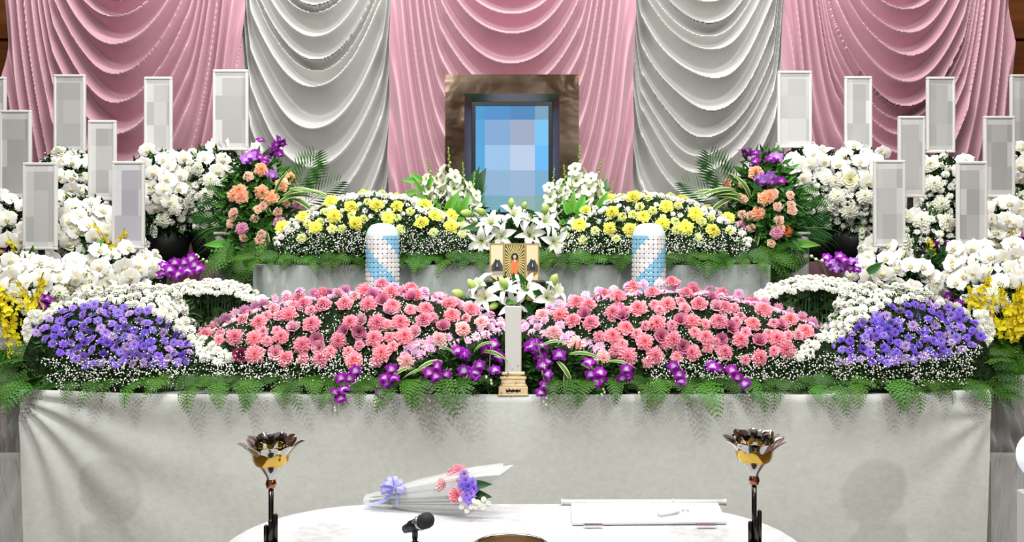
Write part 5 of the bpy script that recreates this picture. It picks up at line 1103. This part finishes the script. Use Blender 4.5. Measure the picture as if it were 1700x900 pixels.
# bowl
Y = 2.1; X = (848 - CX) * Y / F; t = thing('incense_bowl', 'shallow metal incense bowl with polished rim at the table front', 'bowl', (X, Y, TZ))
mb = MB(); R = .0875; mb.lathe([(0, 0), (.05, 0), (.06, .012), (R * .95, .05), (R, .085)], 40, c=(X, Y, TZ)); mb.lathe([(R - .006, .085), (R * .9, .05), (.05, .016), (0, .014)], 40, c=(X, Y, TZ), mat=1); mb.build('bowl_body', [CHROME, BRASSIN], t)
mb = MB(); mb.lathe([(R, .083), (R + .002, .087), (R - .003, .090), (R - .008, .087), (R - .006, .083)], 40, c=(X, Y, TZ)); mb.build('rim', CHROME, t)

# white hinged sheet with rod, and a small tassel
t = thing('white_display_board', 'flat white board with a rod along its back edge on the table', 'board', (.2, 2.6, TZ))
def TP(px, py, dz=0.0):
    d = (CZ - TZ - dz) * F / (py - HY); return Vector(((px - CX) * d / F, d, TZ + dz))
a, b_, c, d = TP(948, 838, .003), TP(1192, 838, .003), TP(1206, 870, .003), TP(950, 872, .003)
mb = MB(); v = [tuple(q) for q in (a, b_, c, d)] + [tuple(q + Vector((0, 0, .005))) for q in (a, b_, c, d)]; mb.add(v, [(0, 1, 2, 3), (7, 6, 5, 4), (0, 4, 5, 1), (1, 5, 6, 2), (2, 6, 7, 3), (3, 7, 4, 0)]); mb.build('sheet', PAPER, t, False)
ra, rb = TP(935, 834, .008), TP(1202, 834, .008); mb = MB(); mb.tube([ra, rb], .008, 12); mb.build('rod', PAPER, t)
for e_, s_ in ((ra, -1), (rb, 1)):
    mb = MB(); mb.tube([e_, e_ + Vector((s_ * .006, 0, 0))], .0095, 12); mb.build('rod_cap', PAPER, t)
for px in (985, 1172):
    q = TP(px, 871, .01); mb = MB(); mb.box(q.x - .026, q.x + .026, q.y - .007, q.y + .006, TZ + .0085, TZ + .0115, bev=.001); o = mb.build('hinge', CHROME, t, False)
q = TP(1117, 833, .016); mb = MB(); mb.tube([q, q + Vector((0, 0, .008))], .002, 6); mb.build('rod_pin', PAPER, t)
p0, p1 = TP(1094, 855, .013), TP(1128, 850, .013); tt = thing('tassel', 'small white tassel with a metal ring lying on the white board', 'tassel', tuple(p0.lerp(p1, .5)))
mb = MB(); mb.tube([p0, p0.lerp(p1, .5), p1], [.0085, .006, .003], 8); mb.build('fringe', PAPER, tt)
mb = MB(); cc = TP(1138, 848, .011); mb.tube([cc + Vector((.009 * math.cos(q), .006 * math.sin(q), .001)) for q in np.linspace(0, 2 * PI, 16)], .0011, 6); mb.build('ring', CHROME, tt)

# bouquet
BY = 2.63; t = thing('bouquet', 'small wrapped bouquet with purple and pink flowers and a lilac bow', 'bouquet', (W(700, 0, BY).x, BY, TZ))
kx = BY / F
ax0 = W(650, 827, 2.695); ax1 = W(818, 815, 2.635); ad = (ax1 - ax0); upv = Vector((0, 0, 1)); fw = Vector((0, -1, 0))
def wrap(name, a0, a1, lfun, r0, r1, m, na=22, nt=14, wob=.004, seed=0):
    r = np.random.default_rng(seed); P = []
    for a in np.linspace(a0, a1, na):
        row = []
        for s_ in np.linspace(0, 1, nt):
            u = s_ * lfun(a); rad = r0 + (r1 - r0) * min(1, u * 1.25) ** .6 + wob * math.sin(a * 7 + u * 5 + seed) * u
            p = ax0 + ad * u + (upv * math.cos(a) + fw * math.sin(a)) * rad; p.z = max(p.z, TZ + .002); row.append(tuple(p))
        P.append(row)
    mb = MB(); mb.grid(np.array(P)); return mb.build(name, m, t)
wrap('back_wrap', math.radians(-170), math.radians(35), lambda a: 1.05 + .2 * math.cos(a * 1.6 + .5), .02, .066, WRAP, seed=1)
wrap('front_wrap', math.radians(25), math.radians(185), lambda a: .62 + .16 * (a / PI), .02, .066, WRAP, seed=2)
wrap('clear_sleeve', math.radians(-60), math.radians(40), lambda a: 1.0 + .1 * math.cos(a), .022, .07, CLEAR, seed=3)
wrap('lower_wrap', math.radians(120), math.radians(200), lambda a: 1.25 + .18 * math.cos(a * 3), .02, .075, CLEAR, seed=5)
mb = MB(); P = []
for a in np.linspace(0, 2 * PI, 17): P.append([tuple(max_p) for max_p in [ax0 + ad * u + (upv * math.cos(a) + fw * math.sin(a)) * (.02 + .01 * abs(u) * 6 + .003 * math.sin(a * 5 + u * 30)) - Vector((0, 0, .012 * (-u) * 6)) for u in np.linspace(0, -.27, 7)]])
P = np.array(P); P[..., 2] = np.maximum(P[..., 2], TZ + .002); mb.grid(P); mb.build('stem_wrap', CLEAR, t)
mb = MB()
for i in range(7):
    y = BY + rng.uniform(-.012, .012); z = rng.uniform(-.01, .01); mb.tube([ax0 + ad * -.22 + Vector((0, y - BY, z)), ax0 + ad * .7 + Vector((0, (y - BY) * 3, z * 3))], .002, 5, L(90, 130, 70))
mb.build('stem', LEAF, t)
def bq(kind, px, py, dy, dia, n=(.5, -1, .3)):
    me = rng.choice(G[kind]); put(me.name.split('.')[0], me, t, W(px, py, BY + dy), Vector(n), dia / 2, None, rng.uniform(0, 6))
for px, py, dy in ((762, 784, .02), (752, 790, .03), (757, 822, -.03), (745, 802, .03)): bq('coral', px, py, dy, .044)
bq('palepink', 735, 806, .0, .045, (.6, -.6, .3))
for px, py, dy, k_ in ((772, 798, -.05, 'purple'), (783, 802, -.04, 'purple'), (776, 808, -.055, 'deepviolet'), (768, 805, -.05, 'purple'), (781, 820, -.055, 'purple'), (774, 824, -.06, 'purple'), (770, 788, -.03, 'violet'), (785, 812, -.045, 'deepviolet'), (778, 830, -.06, 'purple')): bq(k_, px, py, dy, .036)
for px, py in ((765, 829), (766, 842), (775, 849), (782, 842), (787, 832), (793, 834), (790, 842), (803, 829), (802, 843), (811, 836), (809, 842), (798, 838)): bq('whitemum', px, py, -.065, .016)
def bleaf(px, py, dx, dz, l):
    o = obj('leaf', G['leaf'][2], t); y = Vector((dx, -.35, dz)).normalized(); z = (Vector((0, -1, .5)) - y * Vector((0, -1, .5)).dot(y)).normalized()
    o.matrix_local = Matrix.Translation(W(px, py, BY - .03) - t.location) @ Matrix((y.cross(z), y, z)).transposed().to_4x4() @ Matrix.Diagonal((l, l, l, 1))
bleaf(786, 806, 1, .2, .055); bleaf(785, 824, 1, .1, .055); bleaf(786, 820, 1, .02, .05)
# bow
bw = W(654, 812, 2.66); mb = MB()
def loop(mb, c, d, s, w):
    w *= .62
    d = Vector(d).normalized(); sd = d.cross(Vector((.3, -.6, .5))).normalized(); P = []
    for q in np.linspace(0, 2 * PI, 15):
        p = c + d * s * (.5 - .5 * math.cos(q)) + sd.cross(d) * s * .4 * math.sin(q); P.append([tuple(p - sd * w * (.4 + .6 * math.sin(q / 2))), tuple(p + sd * w * (.4 + .6 * math.sin(q / 2)))])
    mb.grid(np.array(P))
for nm, d in (('loop', (-.9, 0, .3)), ('loop', (-.5, -.2, 1)), ('loop', (.1, -.2, 1)), ('loop', (.6, -.3, .7)), ('loop', (-.9, -.3, -.1)), ('loop', (.8, -.5, .1)), ('loop', (-.7, -.6, .7))):
    m2 = MB(); loop(m2, bw, d, .038, .011); m2.build('ribbon_loop', RIBBON, t)
for pts in ([(652, 815), (646, 826), (636, 833), (622, 838), (608, 838)], [(656, 815), (660, 824), (661, 832), (658, 838)]):
    P = []
    for i, q in enumerate(pts): p = W(q[0], q[1], 2.66); p.z = max(p.z, TZ + .003); P.append([tuple(p + Vector((-.003, 0, .006))), tuple(p + Vector((.003, -.006, -.0015)))])
    m2 = MB(); m2.grid(np.array(P)); m2.build('ribbon_tail', RIBBON, t)
m2 = MB(); m2.lathe([(0, -.006), (.007, -.003), (.008, .002), (0, .006)], 10, c=tuple(bw)); m2.build('ribbon_knot', RIBBON, t)

# ------------------------------------------------------------------ draped boxes, tulle and globe lanterns at both ends
for side in (-1, 1):
    lab = 'left' if side < 0 else 'right'
    x = sorted((side * 1.98 if side > 0 else side * 1.965, side * 2.75)); t = thing('draped_box', f'white cloth box beside the altar at the {lab} picture edge', 'box', (side * 2.3, 4.1, 0), 'draped boxes at the altar ends')
    def bf(X, Z): return .012 * np.sin(X * 38 + 2 * np.sin(X * 9)) * smooth(.5, 0, Z)
    mb = MB(); P = drape(x[0], x[1], 0, .56, 3.9, 90, 20, bf); mb.grid(P)
    for e in (0, -1):
        s_ = P[:, e, :]; mb.grid(np.stack([s_, s_ + np.array([0, .16, 0])], 1))
    mb.build('drape', BOXCLOTH, t); mb = MB(); mb.box(x[0], x[1], 3.925, 4.08, .0, .558); mb.build('box_body', BOXCLOTH, t, False)
    tl = thing('tulle_drape', f'gathered sheer white tulle hanging below the {lab} corner flowers', 'fabric', (side * 2.1, 3.86, 0), 'tulle drapes')
    r = np.random.default_rng(5 + side)
    for lay in range(3):
        xs = np.linspace(side * 1.87, side * 2.4, 170); zs = np.linspace(.93, .02, 50); X, Z = np.meshgrid(xs, zs); u = (X * side - 1.87) / .53; ph = r.uniform(0, 6)
        Yd = 3.84 - .02 * lay + .02 * np.sin(X * 80 + ph + 3.2 * np.sin(Z * 7 + ph)) + .012 * np.sin(X * 150 - Z * 22 + ph * 2) + .03 * np.exp(-((Z - .72) / .1) ** 2) * np.sin(X * 30 + Z * 40 + ph) - .05 * np.exp(-((Z - .7) / .12) ** 2)
        Xd = X + side * (.03 * np.sin(Z * 9 + ph) * u + .04 * np.exp(-((Z - .55) / .18) ** 2) * (1 - u) * 0)
        mb = MB(); mb.grid(np.stack([Xd, Yd, Z], -1)); mb.build('tulle_layer', TULLE, tl)
    gx = 1.685 if side > 0 else -1.8; gy = 2.98; gz = .80
    t = thing('globe_lantern', f'white globe lantern on a white pedestal at the {lab} picture edge', 'lantern', (gx, gy, 0), 'globe lanterns')
    mb = MB(); R = .083; mb.lathe([(R * math.sin(a), -R * math.cos(a)) for a in np.linspace(.25, PI, 20)], 32, c=(gx, gy, gz)); mb.build('globe', GLOBE, t)
    mb = MB(); mb.lathe([(.0, .0), (.045, 0), (.045, .02), (.025, .03), (.022, .04)], 20, c=(gx, gy, gz - R - .035)); mb.build('collar', PALEWOOD, t)
    mb = MB(); mb.box(gx - .06, gx + .06, gy - .06, gy + .06, .02, gz - R - .035, bev=.004); mb.build('pedestal_body', PAPER, t, False)
    mb = MB(); mb.box(gx - .075, gx + .075, gy - .075, gy + .075, 0, .02, bev=.003); mb.build('pedestal_base', PAPER, t, False)
